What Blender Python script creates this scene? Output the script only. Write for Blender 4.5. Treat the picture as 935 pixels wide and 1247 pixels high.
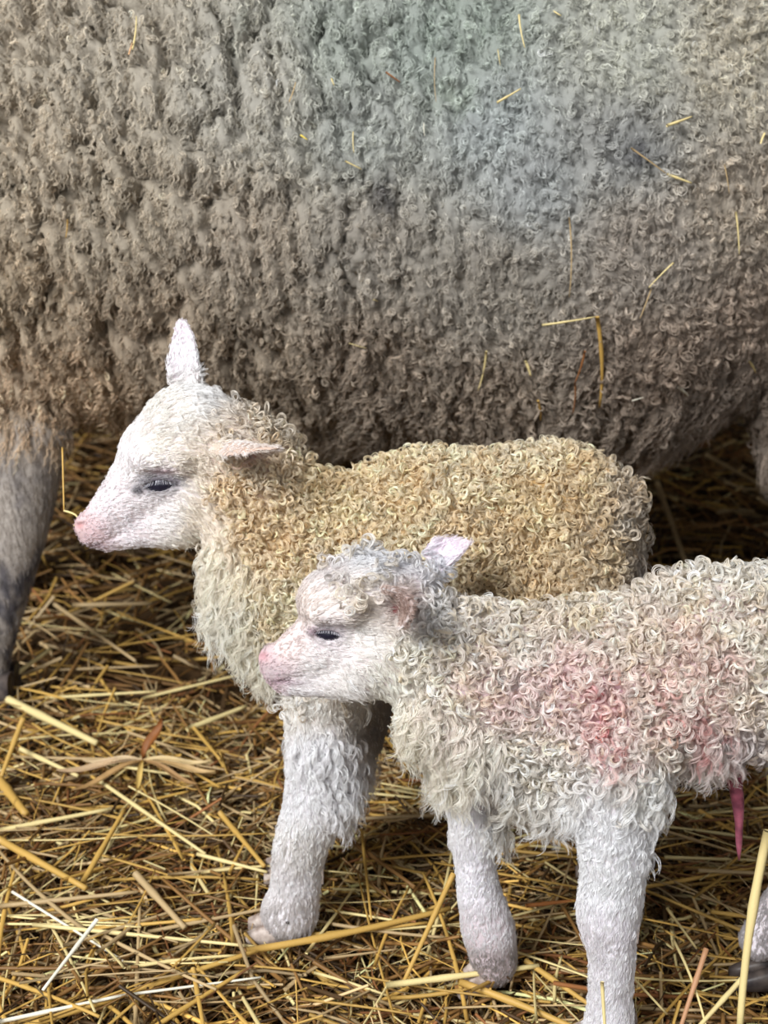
import bpy, math
import numpy as np
import openvdb
from mathutils import Vector
from mathutils.bvhtree import BVHTree

scene = bpy.context.scene
for o in list(bpy.data.objects):
    bpy.data.objects.remove(o)
PI = math.pi
RNG = np.random.default_rng(11)

# ------------------------------------------------------------------ camera, world, lights, exposure
W, H, F = 935.0, 1247.0, 1500.0
CAM = np.array([0.0, 0.0, 0.68])
PITCH = math.radians(20.0)
FWD = np.array([0.0, math.cos(PITCH), -math.sin(PITCH)])
UP = np.array([0.0, math.sin(PITCH), math.cos(PITCH)])
cam_data = bpy.data.cameras.new('camera')
cam_data.sensor_fit = 'VERTICAL'
cam_data.sensor_height = 36.0
cam_data.lens = 36.0 * F / H
cam_data.clip_start = 0.02
cam_data.dof.use_dof = True
cam_data.dof.focus_distance = 0.84
cam_data.dof.aperture_fstop = 9.0
cam = bpy.data.objects.new('camera', cam_data)
scene.collection.objects.link(cam)
cam.location = CAM
cam.rotation_euler = (math.radians(90.0) - PITCH, 0, 0)
scene.camera = cam

world = bpy.data.worlds.new('overcast_sky')
scene.world = world
world.use_nodes = True
bg = world.node_tree.nodes['Background']
bg.inputs[0].default_value = (0.93, 0.96, 1.0, 1)
bg.inputs[1].default_value = 0.55

def area(name, loc, target, sx, sy, power, col):
    ld = bpy.data.lights.new(name, 'AREA')
    ld.shape = 'RECTANGLE'; ld.size = sx; ld.size_y = sy
    ld.energy = power; ld.color = col
    lo = bpy.data.objects.new(name, ld)
    scene.collection.objects.link(lo)
    lo.location = loc
    lo.rotation_euler = (Vector(target) - Vector(loc)).to_track_quat('-Z', 'Y').to_euler()
    return lo
area('daylight_from_barn_door', (-1.55, -1.05, 2.25), (0.05, 1.05, 0.35), 1.15, 0.95, 125.0, (0.97, 0.985, 1.0))

scene.view_settings.view_transform = 'Standard'
scene.view_settings.look = 'None'
scene.view_settings.gamma = 1.0
scene.view_settings.use_curve_mapping = False
scene.view_settings.exposure = 0.22
scene.cycles_curves.shape = 'RIBBONS'
scene.cycles_curves.subdivisions = 2

# ------------------------------------------------------------------ helpers
def ray(px, py):
    d = FWD + np.array([(px - W/2) / F, 0, 0]) - UP * ((py - H/2) / F)
    return d
def P(px, py, Y):
    d = ray(px, py); return CAM + d * (Y / d[1])
def depth(px, py, Y):
    return Y / ray(px, py)[1]
def on_z(px, py, z):
    d = ray(px, py); return CAM + d * ((z - CAM[2]) / d[2])
def to_px(p):
    q = p - CAM
    dz = q @ FWD
    return W/2 + F * q[..., 0] / dz, H/2 - F * (q @ UP) / dz
def lin(c):
    c = np.asarray(c, float) / 255.0
    return np.where(c <= 0.04045, c / 12.92, ((c + 0.055) / 1.055) ** 2.4)
def norm(v):
    return v / np.maximum(np.linalg.norm(v, axis=-1, keepdims=True), 1e-9)

def _hash(i, j, k, seed):
    n = (i * 73856093) ^ (j * 19349663) ^ (k * 83492791) ^ (seed * 2654435761)
    n = (n ^ (n >> 13)) & 0x7fffffff
    n = (n * (n * n * 15731 + 789221) + 1376312589) & 0x7fffffff
    return n / float(0x7fffffff)
def noise(p, seed=0):
    p = np.asarray(p, float)
    i = np.floor(p).astype(np.int64); f = p - i; f = f * f * (3 - 2 * f)
    r = 0
    for a in (0, 1):
        for b in (0, 1):
            for c in (0, 1):
                w = (f[..., 0] if a else 1 - f[..., 0]) * (f[..., 1] if b else 1 - f[..., 1]) * (f[..., 2] if c else 1 - f[..., 2])
                r = r + w * _hash(i[..., 0] + a, i[..., 1] + b, i[..., 2] + c, seed)
    return r * 2 - 1

def link(o, parent=None):
    scene.collection.objects.link(o)
    if parent: o.parent = parent
    return o
def thing(name, label, cat, loc=(0, 0, 0), group=None):
    o = bpy.data.objects.new(name, None)
    o.empty_display_size = 0.05
    o.location = loc
    link(o); tag(o, label, cat, group)
    return o
def tag(o, label=None, cat=None, group=None, kind=None):
    if label: o['label'] = label
    if cat: o['category'] = cat
    if group: o['group'] = group
    if kind: o['kind'] = kind
    return o

def mesh_obj(name, V, Fc, mat, parent=None, colors=None, smooth=True, origin=None):
    """V (n,3) world coordinates, Fc (m,k) constant-size faces"""
    V = np.asarray(V, np.float32); Fc = np.asarray(Fc, np.int32)
    off = np.zeros(3)
    if origin is not None: off = np.asarray(origin, float)
    elif parent is not None: off = np.array(parent.location)
    me = bpy.data.meshes.new(name)
    n, k = Fc.shape
    me.vertices.add(len(V)); me.vertices.foreach_set('co', (V - off).astype(np.float32).ravel())
    me.loops.add(n * k); me.loops.foreach_set('vertex_index', Fc.ravel())
    me.polygons.add(n)
    me.polygons.foreach_set('loop_start', np.arange(0, n * k, k, dtype=np.int32))
    me.update(calc_edges=True)
    if smooth: me.polygons.foreach_set('use_smooth', np.ones(n, bool))
    if colors is not None:
        a = me.color_attributes.new('col', 'FLOAT_COLOR', 'POINT')
        c = np.ones((len(V), 4), np.float32); c[:, :3] = colors
        a.data.foreach_set('color', c.ravel())
    me.materials.append(mat)
    o = bpy.data.objects.new(name, me)
    if origin is not None and parent is None: o.location = off
    link(o, parent)
    return o

def hair_obj(name, pts, radii, cols, mat, parent):
    """pts (N,K,3) world, radii (N,K) m, cols (N,3) linear"""
    N, K = pts.shape[:2]
    hc = bpy.data.hair_curves.new(name)
    hc.add_curves([K] * N)
    off = np.array(parent.location)
    hc.attributes['position'].data.foreach_set('vector', (pts - off).astype(np.float32).ravel())
    r = hc.attributes.get('radius') or hc.attributes.new('radius', 'FLOAT', 'POINT')
    r.data.foreach_set('value', radii.astype(np.float32).ravel())
    c = hc.attributes.new('col', 'FLOAT_COLOR', 'CURVE')
    cc = np.ones((N, 4), np.float32); cc[:, :3] = cols
    c.data.foreach_set('color', cc.ravel())
    hc.materials.append(mat)
    o = bpy.data.objects.new(name, hc)
    link(o, parent)
    return o

# ------------------------------------------------------------------ materials
def mat_base(name):
    m = bpy.data.materials.new(name); m.use_nodes = True
    return m, m.node_tree, m.node_tree.nodes['Principled BSDF']
def mat_attr(name, rough=0.8, spec=0.2, sss=0.0, bump=0.0, bump_scale=400, sheen=0.0):
    m, nt, b = mat_base(name)
    a = nt.nodes.new('ShaderNodeAttribute'); a.attribute_name = 'col'
    nt.links.new(a.outputs['Color'], b.inputs['Base Color'])
    b.inputs['Roughness'].default_value = rough
    b.inputs['Specular IOR Level'].default_value = spec
    if sss:
        b.inputs['Subsurface Weight'].default_value = sss
        b.inputs['Subsurface Radius'].default_value = (0.004, 0.002, 0.0012)
        b.inputs['Subsurface Scale'].default_value = 1.0
    if sheen: b.inputs['Sheen Weight'].default_value = sheen
    if bump:
        tc = nt.nodes.new('ShaderNodeTexCoord'); n = nt.nodes.new('ShaderNodeTexNoise')
        n.inputs['Scale'].default_value = bump_scale; n.inputs['Detail'].default_value = 4
        bn = nt.nodes.new('ShaderNodeBump'); bn.inputs['Strength'].default_value = bump; bn.inputs['Distance'].default_value = 0.002
        nt.links.new(tc.outputs['Object'], n.inputs['Vector']); nt.links.new(n.outputs['Fac'], bn.inputs['Height'])
        nt.links.new(bn.outputs['Normal'], b.inputs['Normal'])
    return m
def mat_wool(name, transl=0.35, gloss=0.06, rough=0.45):
    m = bpy.data.materials.new(name); m.use_nodes = True; nt = m.node_tree; nt.nodes.clear()
    a = nt.nodes.new('ShaderNodeAttribute'); a.attribute_name = 'col'
    d = nt.nodes.new('ShaderNodeBsdfDiffuse'); t = nt.nodes.new('ShaderNodeBsdfTranslucent')
    g = nt.nodes.new('ShaderNodeBsdfGlossy'); g.inputs['Roughness'].default_value = rough
    m1 = nt.nodes.new('ShaderNodeMixShader'); m2 = nt.nodes.new('ShaderNodeMixShader'); o = nt.nodes.new('ShaderNodeOutputMaterial')
    m1.inputs[0].default_value = transl; m2.inputs[0].default_value = gloss
    nt.links.new(a.outputs['Color'], d.inputs['Color']); nt.links.new(a.outputs['Color'], t.inputs['Color'])
    nt.links.new(d.outputs[0], m1.inputs[1]); nt.links.new(t.outputs[0], m1.inputs[2])
    nt.links.new(m1.outputs[0], m2.inputs[1]); nt.links.new(g.outputs[0], m2.inputs[2]); nt.links.new(m2.outputs[0], o.inputs[0])
    return m
def mat_plain(name, col, rough=0.5, spec=0.3, noise_col=None, scale=60, sss=0):
    m, nt, b = mat_base(name)
    b.inputs['Roughness'].default_value = rough; b.inputs['Specular IOR Level'].default_value = spec
    c = lin(col)
    if noise_col is None:
        b.inputs['Base Color'].default_value = (*c, 1)
    else:
        tc = nt.nodes.new('ShaderNodeTexCoord'); n = nt.nodes.new('ShaderNodeTexNoise'); n.inputs['Scale'].default_value = scale
        n.inputs['Detail'].default_value = 6
        r = nt.nodes.new('ShaderNodeValToRGB'); r.color_ramp.elements[0].color = (*c, 1); r.color_ramp.elements[1].color = (*lin(noise_col), 1)
        r.color_ramp.elements[0].position = 0.35; r.color_ramp.elements[1].position = 0.65
        nt.links.new(tc.outputs['Object'], n.inputs['Vector']); nt.links.new(n.outputs['Fac'], r.inputs[0]); nt.links.new(r.outputs[0], b.inputs['Base Color'])
    if sss:
        b.inputs['Subsurface Weight'].default_value = sss; b.inputs['Subsurface Radius'].default_value = (0.006, 0.002, 0.002)
    return m
M_SKIN = mat_attr('lamb_skin', 0.75, 0.2, 0.08, 0.25, 500)
M_EWE = mat_attr('ewe_skin_and_underwool', 0.95, 0.05, 0, 0.6, 260)
M_WOOL = mat_wool('lamb_wool', 0.3, 0.10, 0.38)
M_EWOOL = mat_wool('ewe_wool', 0.25, 0.025, 0.6)
M_STRAW = mat_attr('straw', 0.5, 0.35, 0, 0.2, 900)
M_FLOOR = mat_plain('trodden_dark_litter', (52, 38, 24), 0.95, 0.1, (86, 64, 40), 40)
M_WALL = mat_plain('unseen_wall_boards', (88, 76, 64), 0.9, 0.1, (60, 52, 44), 8)
M_CORD = mat_plain('umbilical_cord_flesh', (172, 96, 114), 0.4, 0.3, (118, 62, 78), 120, 0.3)
M_HOOF_P = mat_plain('pale_lamb_hoof', (200, 186, 176), 0.5, 0.3, (150, 132, 122), 150)
M_HOOF_D = mat_plain('dark_hoof', (52, 46, 46), 0.45, 0.4, (90, 80, 74), 90)
M_LASH = mat_wool('eyelash_hair', 0.2, 0.1)
M_EYE, nt_, b_ = mat_base('lamb_eye_dark_glossy')
b_.inputs['Base Color'].default_value = (*lin((34, 34, 48)), 1); b_.inputs['Roughness'].default_value = 0.08; b_.inputs['Specular IOR Level'].default_value = 0.6

# ------------------------------------------------------------------ signed distance modelling
class Field:
    def __init__(s, lo, hi, vox):
        s.v = vox; s.lo = np.array(lo, float)
        s.n = np.ceil((np.array(hi) - s.lo) / vox).astype(int) + 1
        s.A = np.full(tuple(s.n), 0.05, np.float32)
    def _sub(s, lo, hi):
        a = np.clip(np.floor((lo - s.lo) / s.v).astype(int), 0, s.n - 1)
        b = np.clip(np.ceil((hi - s.lo) / s.v).astype(int) + 1, 1, s.n)
        b = np.maximum(b, a + 1)
        sl = tuple(slice(a[i], b[i]) for i in range(3))
        ax = [(s.lo[i] + s.v * np.arange(a[i], b[i])).astype(np.float32) for i in range(3)]
        return sl, ax[0][:, None, None], ax[1][None, :, None], ax[2][None, None, :]
    def _comb(s, sl, d, k, op):
        A = s.A[sl]
        if op == 'add':
            h = np.clip(0.5 + 0.5 * (A - d) / k, 0, 1)
            s.A[sl] = A * (1 - h) + d * h - k * h * (1 - h)
        else:
            h = np.clip(0.5 - 0.5 * (A + d) / k, 0, 1)
            s.A[sl] = A * (1 - h) - d * h + k * h * (1 - h)
    def cone(s, a, b, ra, rb, sy=1.0, k=0.01, op='add'):
        a = np.array(a, float); b = np.array(b, float)
        R = max(ra, rb) + 2 * k + 0.004
        R3 = np.array([R, R * max(sy, 1), R])
        sl, X, Y, Z = s._sub(np.minimum(a, b) - R3, np.maximum(a, b) + R3)
        yc = (a[1] + b[1]) / 2
        ay, by = yc + (a[1] - yc) / sy, yc + (b[1] - yc) / sy
        Yq = yc + (Y - yc) / sy
        dx, dy, dz = b[0] - a[0], by - ay, b[2] - a[2]
        L2 = dx * dx + dy * dy + dz * dz + 1e-12
        t = np.clip(((X - a[0]) * dx + (Yq - ay) * dy + (Z - a[2]) * dz) / L2, 0, 1)
        d = np.sqrt((X - a[0] - t * dx) ** 2 + (Yq - ay - t * dy) ** 2 + (Z - a[2] - t * dz) ** 2) - (ra + t * (rb - ra))
        s._comb(sl, d.astype(np.float32), k, op)
    def chain(s, pts, k):
        c = np.array([p for p, _ in pts]); R = max(r for _, r in pts) + 2 * k + 0.004
        sl, X, Y, Z = s._sub(c.min(0) - R, c.max(0) + R)
        D = None
        for (a, ra), (b, rb) in zip(pts[:-1], pts[1:]):
            e = b - a; L2 = e @ e + 1e-12
            t = np.clip(((X - a[0]) * e[0] + (Y - a[1]) * e[1] + (Z - a[2]) * e[2]) / L2, 0, 1)
            d = np.sqrt((X - a[0] - t * e[0]) ** 2 + (Y - a[1] - t * e[1]) ** 2 + (Z - a[2] - t * e[2]) ** 2) - (ra + t * (rb - ra))
            D = d if D is None else np.minimum(D, d)
        s._comb(sl, D.astype(np.float32), k, 'add')
    def ellip(s, c, axes, rad, k=0.004, op='add'):
        c = np.array(c, float); R = max(rad) + 2 * k + 0.004
        sl, X, Y, Z = s._sub(c - R, c + R)
        q = 0
        for ax, r in zip(axes, rad):
            q = q + (((X - c[0]) * ax[0] + (Y - c[1]) * ax[1] + (Z - c[2]) * ax[2]) / r) ** 2
        q = np.sqrt(q)
        d = (q - 1) * min(rad) * (1 if op == 'add' else 1)
        s._comb(sl, d.astype(np.float32), k, op)
    def ear(s, base, tip, nrm, hw, cup=0.5, t=0.0013, k=0.004, bend=0.0):
        base = np.array(base, float); tip = np.array(tip, float)
        u = tip - base; L = np.linalg.norm(u); u /= L
        n = np.array(nrm, float); n -= n @ u * u; n /= np.linalg.norm(n)
        v = np.cross(u, n)
        sl, X, Y, Z = s._sub(np.minimum(base, tip) - hw * 1.6 - 0.004, np.maximum(base, tip) + hw * 1.6 + 0.004)
        def D(e): return (X - base[0]) * e[0] + (Y - base[1]) * e[1] + (Z - base[2]) * e[2]
        U, Vv, Wn = D(u), D(v), D(n)
        q = np.clip(U / L, 0, 1)
        Wd = hw * np.sqrt(np.clip(1 - q ** 2.2, 0, 1)) * (0.72 + 0.9 * q * (1 - q) + 0.1) + 0.0006
        cc = cup * (1 - 0.45 * q)
        shell = np.abs(Wn - cc * Vv ** 2 / hw + cc * hw * 0.4 - bend * L * q * q) - t * (1.25 - 0.5 * q)
        d = np.maximum(np.maximum(shell * 0.8, np.abs(Vv) - Wd), np.maximum(-U - 0.002, U - L))
        s._comb(sl, d.astype(np.float32), k, 'add')
    def val(s, p):
        i = np.clip(np.round((p - s.lo) / s.v).astype(int), 0, s.n - 1)
        return s.A[i[0], i[1], i[2]]
    def hit(s, px, py, Y0=0.55, Y1=1.1):
        """first surface point seen along the ray through px,py"""
        d = ray(px, py); t0, t1 = Y0 / d[1], Y1 / d[1]
        for t in np.arange(t0, t1, s.v * 0.5):
            p = CAM + d * t
            if np.all(p > s.lo) and np.all(p < s.lo + (s.n - 1) * s.v) and s.val(p) < 0: return p
        return None
    def mesh(s):
        A = np.clip(s.A, -6 * s.v, 6 * s.v)
        A[0] = A[-1] = 6 * s.v; A[:, 0] = A[:, -1] = 6 * s.v; A[:, :, 0] = A[:, :, -1] = 6 * s.v
        g = openvdb.FloatGrid(6 * s.v)
        g.copyFromArray(np.ascontiguousarray(A), tolerance=0.0)
        p, q = g.convertToQuads(0.0)
        return p * s.v + s.lo, q.astype(np.int32)

def vnormals(V, Q):
    n = np.cross(V[Q[:, 2]] - V[Q[:, 0]], V[Q[:, 3]] - V[Q[:, 1]])
    N = np.zeros_like(V)
    for i in range(4): 
        for c in range(3): N[:, c] += np.bincount(Q[:, i], n[:, c], len(V))
    return norm(N), n
def outward(V, Q):
    """flip faces when the volume comes out negative"""
    a, b, c = V[Q[:, 0]], V[Q[:, 1]], V[Q[:, 2]]
    if (np.einsum('ij,ij->i', a, np.cross(b, c))).sum() < 0: Q = Q[:, ::-1].copy()
    return Q
def sample(V, Q, N, n, rng, weight=None):
    nf = np.cross(V[Q[:, 2]] - V[Q[:, 0]], V[Q[:, 3]] - V[Q[:, 1]])
    w = np.linalg.norm(nf, axis=1)
    cen = V[Q].mean(1)
    if weight is not None: w = w * weight(cen, norm(nf))
    f = rng.choice(len(Q), n, p=w / w.sum())
    a, b = rng.random((n, 1)), rng.random((n, 1))
    q = Q[f]
    p = (V[q[:, 0]] * (1 - a) + V[q[:, 1]] * a) * (1 - b) + (V[q[:, 3]] * (1 - a) + V[q[:, 2]] * a) * b
    return p, norm(N[q].mean(1))

def table(T, p, power=3.0):
    """inverse-distance blend of control rows (x, y, values...) in the plane of the animal's side"""
    T = np.array(T, float)
    x, y = to_px(p)
    out = np.zeros((len(x), T.shape[1] - 2)); ws = np.zeros(len(x))
    for r in T:
        w = 1.0 / ((x - r[0]) ** 2 + (y - r[1]) ** 2 + 60.0) ** (power / 2 * 1.4)
        out += w[:, None] * r[2:]; ws += w
    return out / ws[:, None]

def facing(cam_w=0.3):
    def f(c, n):
        v = norm(CAM - c); d = (n * v).sum(1)
        return np.where(d > -0.25, 1.0, cam_w)
    return f

def frame(n, d):
    d = norm(d - (d * n).sum(-1, keepdims=True) * n)
    return d, np.cross(n, d)

def coils(p, n, rng, R, turns, h, nf, spread, K=15, rad=0.0002, tilt=0.7, rough=0.12):
    """tight ringlets: each lock a ring of nf fibres"""
    N = len(p)
    rv = norm(rng.normal(size=(N, 3)))
    ax = norm(n + rv * tilt)
    d0 = rng.normal(size=(N, 3)); d0 = norm(d0 - (d0 * ax).sum(1, keepdims=True) * ax)
    e2 = d0; e1 = np.cross(ax, e2)
    R = np.broadcast_to(R, (N,)) * rng.uniform(0.65, 1.3, N); turns = np.broadcast_to(turns, (N,)) * rng.uniform(0.7, 1.25, N)
    h = np.broadcast_to(h, (N,)) * rng.uniform(0.6, 1.4, N)
    rep = lambda a: np.repeat(a, nf, axis=0)
    M = N * nf
    P0 = rep(p) + rng.normal(size=(M, 3)) * spread
    Rr = rep(R) * (1 + rng.normal(size=M) * rough); tt = rep(turns) * (1 + rng.normal(size=M) * 0.06)
    ph = rng.normal(size=M) * 0.12
    s = np.linspace(0, 1, K)[None, :]
    th = 2 * PI * tt[:, None] * s + ph[:, None]
    rs = Rr[:, None] * (1 - 0.35 * s)
    up = np.clip(s / 0.35, 0, 1); up = up * (2 - up)
    pts = P0[:, None, :] + rep(n)[:, None, :] * (rep(h)[:, None] * up)[..., None] \
        + rep(e1)[:, None, :] * (rs * (1 - np.cos(th)))[..., None] + rep(e2)[:, None, :] * (rs * np.sin(th))[..., None] \
        + rep(ax)[:, None, :] * (rep(R)[:, None] * 0.5 * s * rep(rng.uniform(-1, 1, N))[:, None])[..., None]
    # keep a ring from sinking into the skin
    hgt = ((pts - rep(p)[:, None, :]) * rep(n)[:, None, :]).sum(-1)
    lift = np.maximum(0.0012 * np.clip(s / 0.2, 0, 1) - hgt, 0)
    pts = pts + rep(n)[:, None, :] * lift[..., None]
    r = rad * (1 - 0.55 * s ** 2) * rng.uniform(0.7, 1.3, (M, 1))
    return pts, np.broadcast_to(r, (M, K)), nf

def fur(p, n, d, rng, L, lift, nf, spread, wave=0.0, wl=0.008, K=6, rad=0.00016, clump=0.5, droop=0.2):
    """hair lying along d; L length, lift how far it stands up; wave crimp amplitude"""
    N = len(p); d, e = frame(n, d)
    rep = lambda a: np.repeat(a, nf, axis=0)
    M = N * nf
    L = np.broadcast_to(L, (N,)); lift = np.broadcast_to(lift, (N,)); wave = np.broadcast_to(wave, (N,))
    ph = rep(rng.uniform(0, 2 * PI, N)) + rng.normal(size=M) * 0.5
    Lf = rep(L) * rng.uniform(0.6, 1.2, M)
    jit = rng.normal(size=(M, 3)) * spread
    s = np.linspace(0, 1, K)[None, :]
    nn, dd, ee = rep(n), rep(d), rep(e)
    lf = rep(lift)[:, None]
    rise = lf * (s - 0.45 * s * s) * Lf[:, None]
    along = Lf[:, None] * (s * (1 - lf * 0.6) + 0.25 * lf * s * s)
    wv = rep(wave)[:, None] * np.minimum(s * 3, 1); k = 2 * PI * Lf[:, None] * s / wl + ph[:, None]
    pts = (rep(p) + jit)[:, None, :] - (jit * clump)[:, None, :] * s[..., None] + nn[:, None, :] * (rise + wv * 0.6 * (np.sin(k) + 0.6))[..., None] \
        + dd[:, None, :] * along[..., None] + ee[:, None, :] * (wv * np.cos(k) + rep(rng.normal(size=N) * 0.12)[:, None] * Lf[:, None] * s * s)[..., None]
    pts[..., 2] -= droop * Lf[:, None] * s * s * (lf * 0.8 + 0.1)
    r = rad * (1 - 0.7 * s) * rng.uniform(0.7, 1.3, (M, 1))
    return pts, np.broadcast_to(r, (M, K)), nf

def vary(c, rng, nf, amt_lock=0.08, amt=0.05):
    N = len(c)
    c = c * (1 + rng.normal(size=(N, 1)) * amt_lock)
    c = np.repeat(c, nf, axis=0)
    c = c * (1 + rng.normal(size=(len(c), 1)) * amt)
    return np.clip(c, 0.004, 0.95)

# ------------------------------------------------------------------ the barn: floor, plus unseen walls and roof placed to darken the back
def box(name, lo, hi, mat, kind=None):
    lo = np.array(lo, float); hi = np.array(hi, float)
    V = np.array([[x, y, z] for x in (lo[0], hi[0]) for y in (lo[1], hi[1]) for z in (lo[2], hi[2])])
    Q = [[0, 1, 3, 2], [4, 6, 7, 5], [0, 4, 5, 1], [2, 3, 7, 6], [0, 2, 6, 4], [1, 5, 7, 3]]
    o = mesh_obj(name, V, Q, mat, smooth=False)
    if kind: o['kind'] = kind
    return o
gx, gy = np.meshgrid(np.linspace(-4, 4, 160), np.linspace(-1.2, 5, 120), indexing='ij')
gz = -0.045 + 0.012 * noise(np.stack([gx * 4, gy * 4, gx * 0], -1), 5) + 0.006 * noise(np.stack([gx * 17, gy * 17, gx * 0], -1), 6)
Vg = np.stack([gx, gy, gz], -1).reshape(-1, 3)
ii = np.arange(160 * 120).reshape(160, 120)
Qg = np.stack([ii[:-1, :-1], ii[1:, :-1], ii[1:, 1:], ii[:-1, 1:]], -1).reshape(-1, 4)
fl = mesh_obj('floor', Vg, Qg, M_FLOOR); fl['kind'] = 'structure'
box('unseen_wall_back', (-2.35, 4.0, -0.1), (2.35, 4.15, 3.2), M_WALL, 'structure')
box('unseen_wall_right', (2.2, 0.2, -0.1), (2.35, 5.15, 3.2), M_WALL, 'structure')
box('unseen_wall_left', (-2.35, 0.9, -0.1), (-2.2, 5.15, 3.2), M_WALL, 'structure')
box('unseen_ceiling', (-2.35, 0.7, 2.6), (2.35, 5.15, 2.7), M_WALL, 'structure')

# ------------------------------------------------------------------ ewe
ewe = thing('ewe', 'big grey-brown woolly ewe standing behind the two lambs on straw', 'sheep', (0.0, 1.42, 0.0))
EY = 1.42
Fe = Field((-1.05, 1.02, -0.02), (0.78, 1.86, 1.16), 0.0036)
Fe.cone((-0.30, EY, 0.57), (0.20, EY, 0.548), 0.28, 0.305, 1.0, 0.05)
Fe.cone((0.20, EY, 0.555), (0.43, EY, 0.64), 0.30, 0.24, 1.0, 0.05)
Fe.cone((-0.05, EY, 0.70), (0.3, EY, 0.72), 0.2, 0.2, 1.0, 0.05)
Fe.cone((-0.42, EY, 0.60), (-0.66, EY, 0.82), 0.24, 0.13, 0.9, 0.08)
Fe.cone((-0.66, EY, 0.86), (-0.76, EY, 0.90), 0.10, 0.085, 0.8, 0.04)       # head
Fe.cone((-0.76, EY, 0.89), (-0.93, EY, 0.80), 0.075, 0.045, 0.75, 0.03)
for sgn in (-1, 1):
    Fe.ear((-0.70, EY + sgn * 0.07, 0.93), (-0.66, EY + sgn * 0.20, 0.90), (-0.6, 0, -0.5), 0.04, 0.4, 0.005, 0.012)
def epx(px, py, Y): return P(px, py, Y)
def leg_chain(Fd, rows, Ymid, k=0.01, sy=1.0):
    R = np.array(rows, float); n = len(R); out = []
    for i in range(n - 1):
        p0, p1, p2, p3 = R[max(i - 1, 0)], R[i], R[i + 1], R[min(i + 2, n - 1)]
        for t in np.linspace(0, 1, 6)[:-1]:
            out.append(0.5 * ((2 * p1) + (-p0 + p2) * t + (2 * p0 - 5 * p1 + 4 * p2 - p3) * t * t + (-p0 + 3 * p1 - 3 * p2 + p3) * t ** 3))
    out.append(R[-1])
    pts = [(P(x, y, Ymid + dy), r * depth(x, y, Ymid + dy) / F) for (x, y, r, dy) in out]
    Fd.chain(pts, k)
    return pts
nfl = leg_chain(Fe, [(30, 470, 56, -0.14), (28, 560, 46, -0.15), (20, 640, 37, -0.155), (6, 720, 28, -0.16), (-7, 790, 21, -0.165), (-18, 850, 23, -0.165)], EY, 0.02)
leg_chain(Fe, [(20, 470, 45, 0.14), (20, 560, 34, 0.14), (14, 640, 27, 0.145), (4, 720, 22, 0.15), (2, 775, 20, 0.15)], EY, 0.02)
nhl = leg_chain(Fe, [(955, 420, 80, -0.12), (975, 520, 46, -0.14), (985, 600, 34, -0.145), (992, 680, 22, -0.15), (984, 780, 19, -0.16), (980, 850, 23, -0.16)], EY, 0.02)
leg_chain(Fe, [(985, 420, 70, 0.12), (1000, 520, 40, 0.13), (1010, 600, 30, 0.14), (1018, 680, 22, 0.14), (1008, 775, 20, 0.14)], EY, 0.02)
Ve, Qe = Fe.mesh(); Qe = outward(Ve, Qe)
Ne, _ = vnormals(Ve, Qe)
def ewe_xz(p):
    return p[:, 0], p[:, 2]
def wool_mask(p):
    x, z = ewe_xz(p)
    near_leg = np.maximum(np.exp(-((x + 0.40) / 0.11) ** 4), np.exp(-((x - 0.51) / 0.09) ** 4))
    m = np.clip((z - 0.19 - 0.11 * near_leg) / 0.05, 0, 1)
    m *= np.clip((x + 0.72) / 0.06, 0, 1)
    return m
def worley(u, w, seed):
    iu, iw = np.floor(u).astype(np.int64), np.floor(w).astype(np.int64)
    F1 = np.full(u.shape, 9.0); F2 = F1.copy(); ID = F1.copy(); DW = F1.copy()
    for a in (-1, 0, 1):
        for b in (-1, 0, 1):
            cu, cw = iu + a, iw + b
            h1 = _hash(cu, cw, cu * 0, seed); h2 = _hash(cu, cw, cu * 0 + 1, seed)
            pu, pw = cu + 0.1 + 0.8 * h1, cw + 0.1 + 0.8 * h2
            d = np.sqrt((u - pu) ** 2 + (w - pw) ** 2)
            new = d < F1
            F2 = np.where(new, F1, np.minimum(F2, d)); ID = np.where(new, _hash(cu, cw, cu * 0 + 2, seed), ID)
            DW = np.where(new, w - pw, DW); F1 = np.where(new, d, F1)
    return F1, F2, ID, DW
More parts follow.
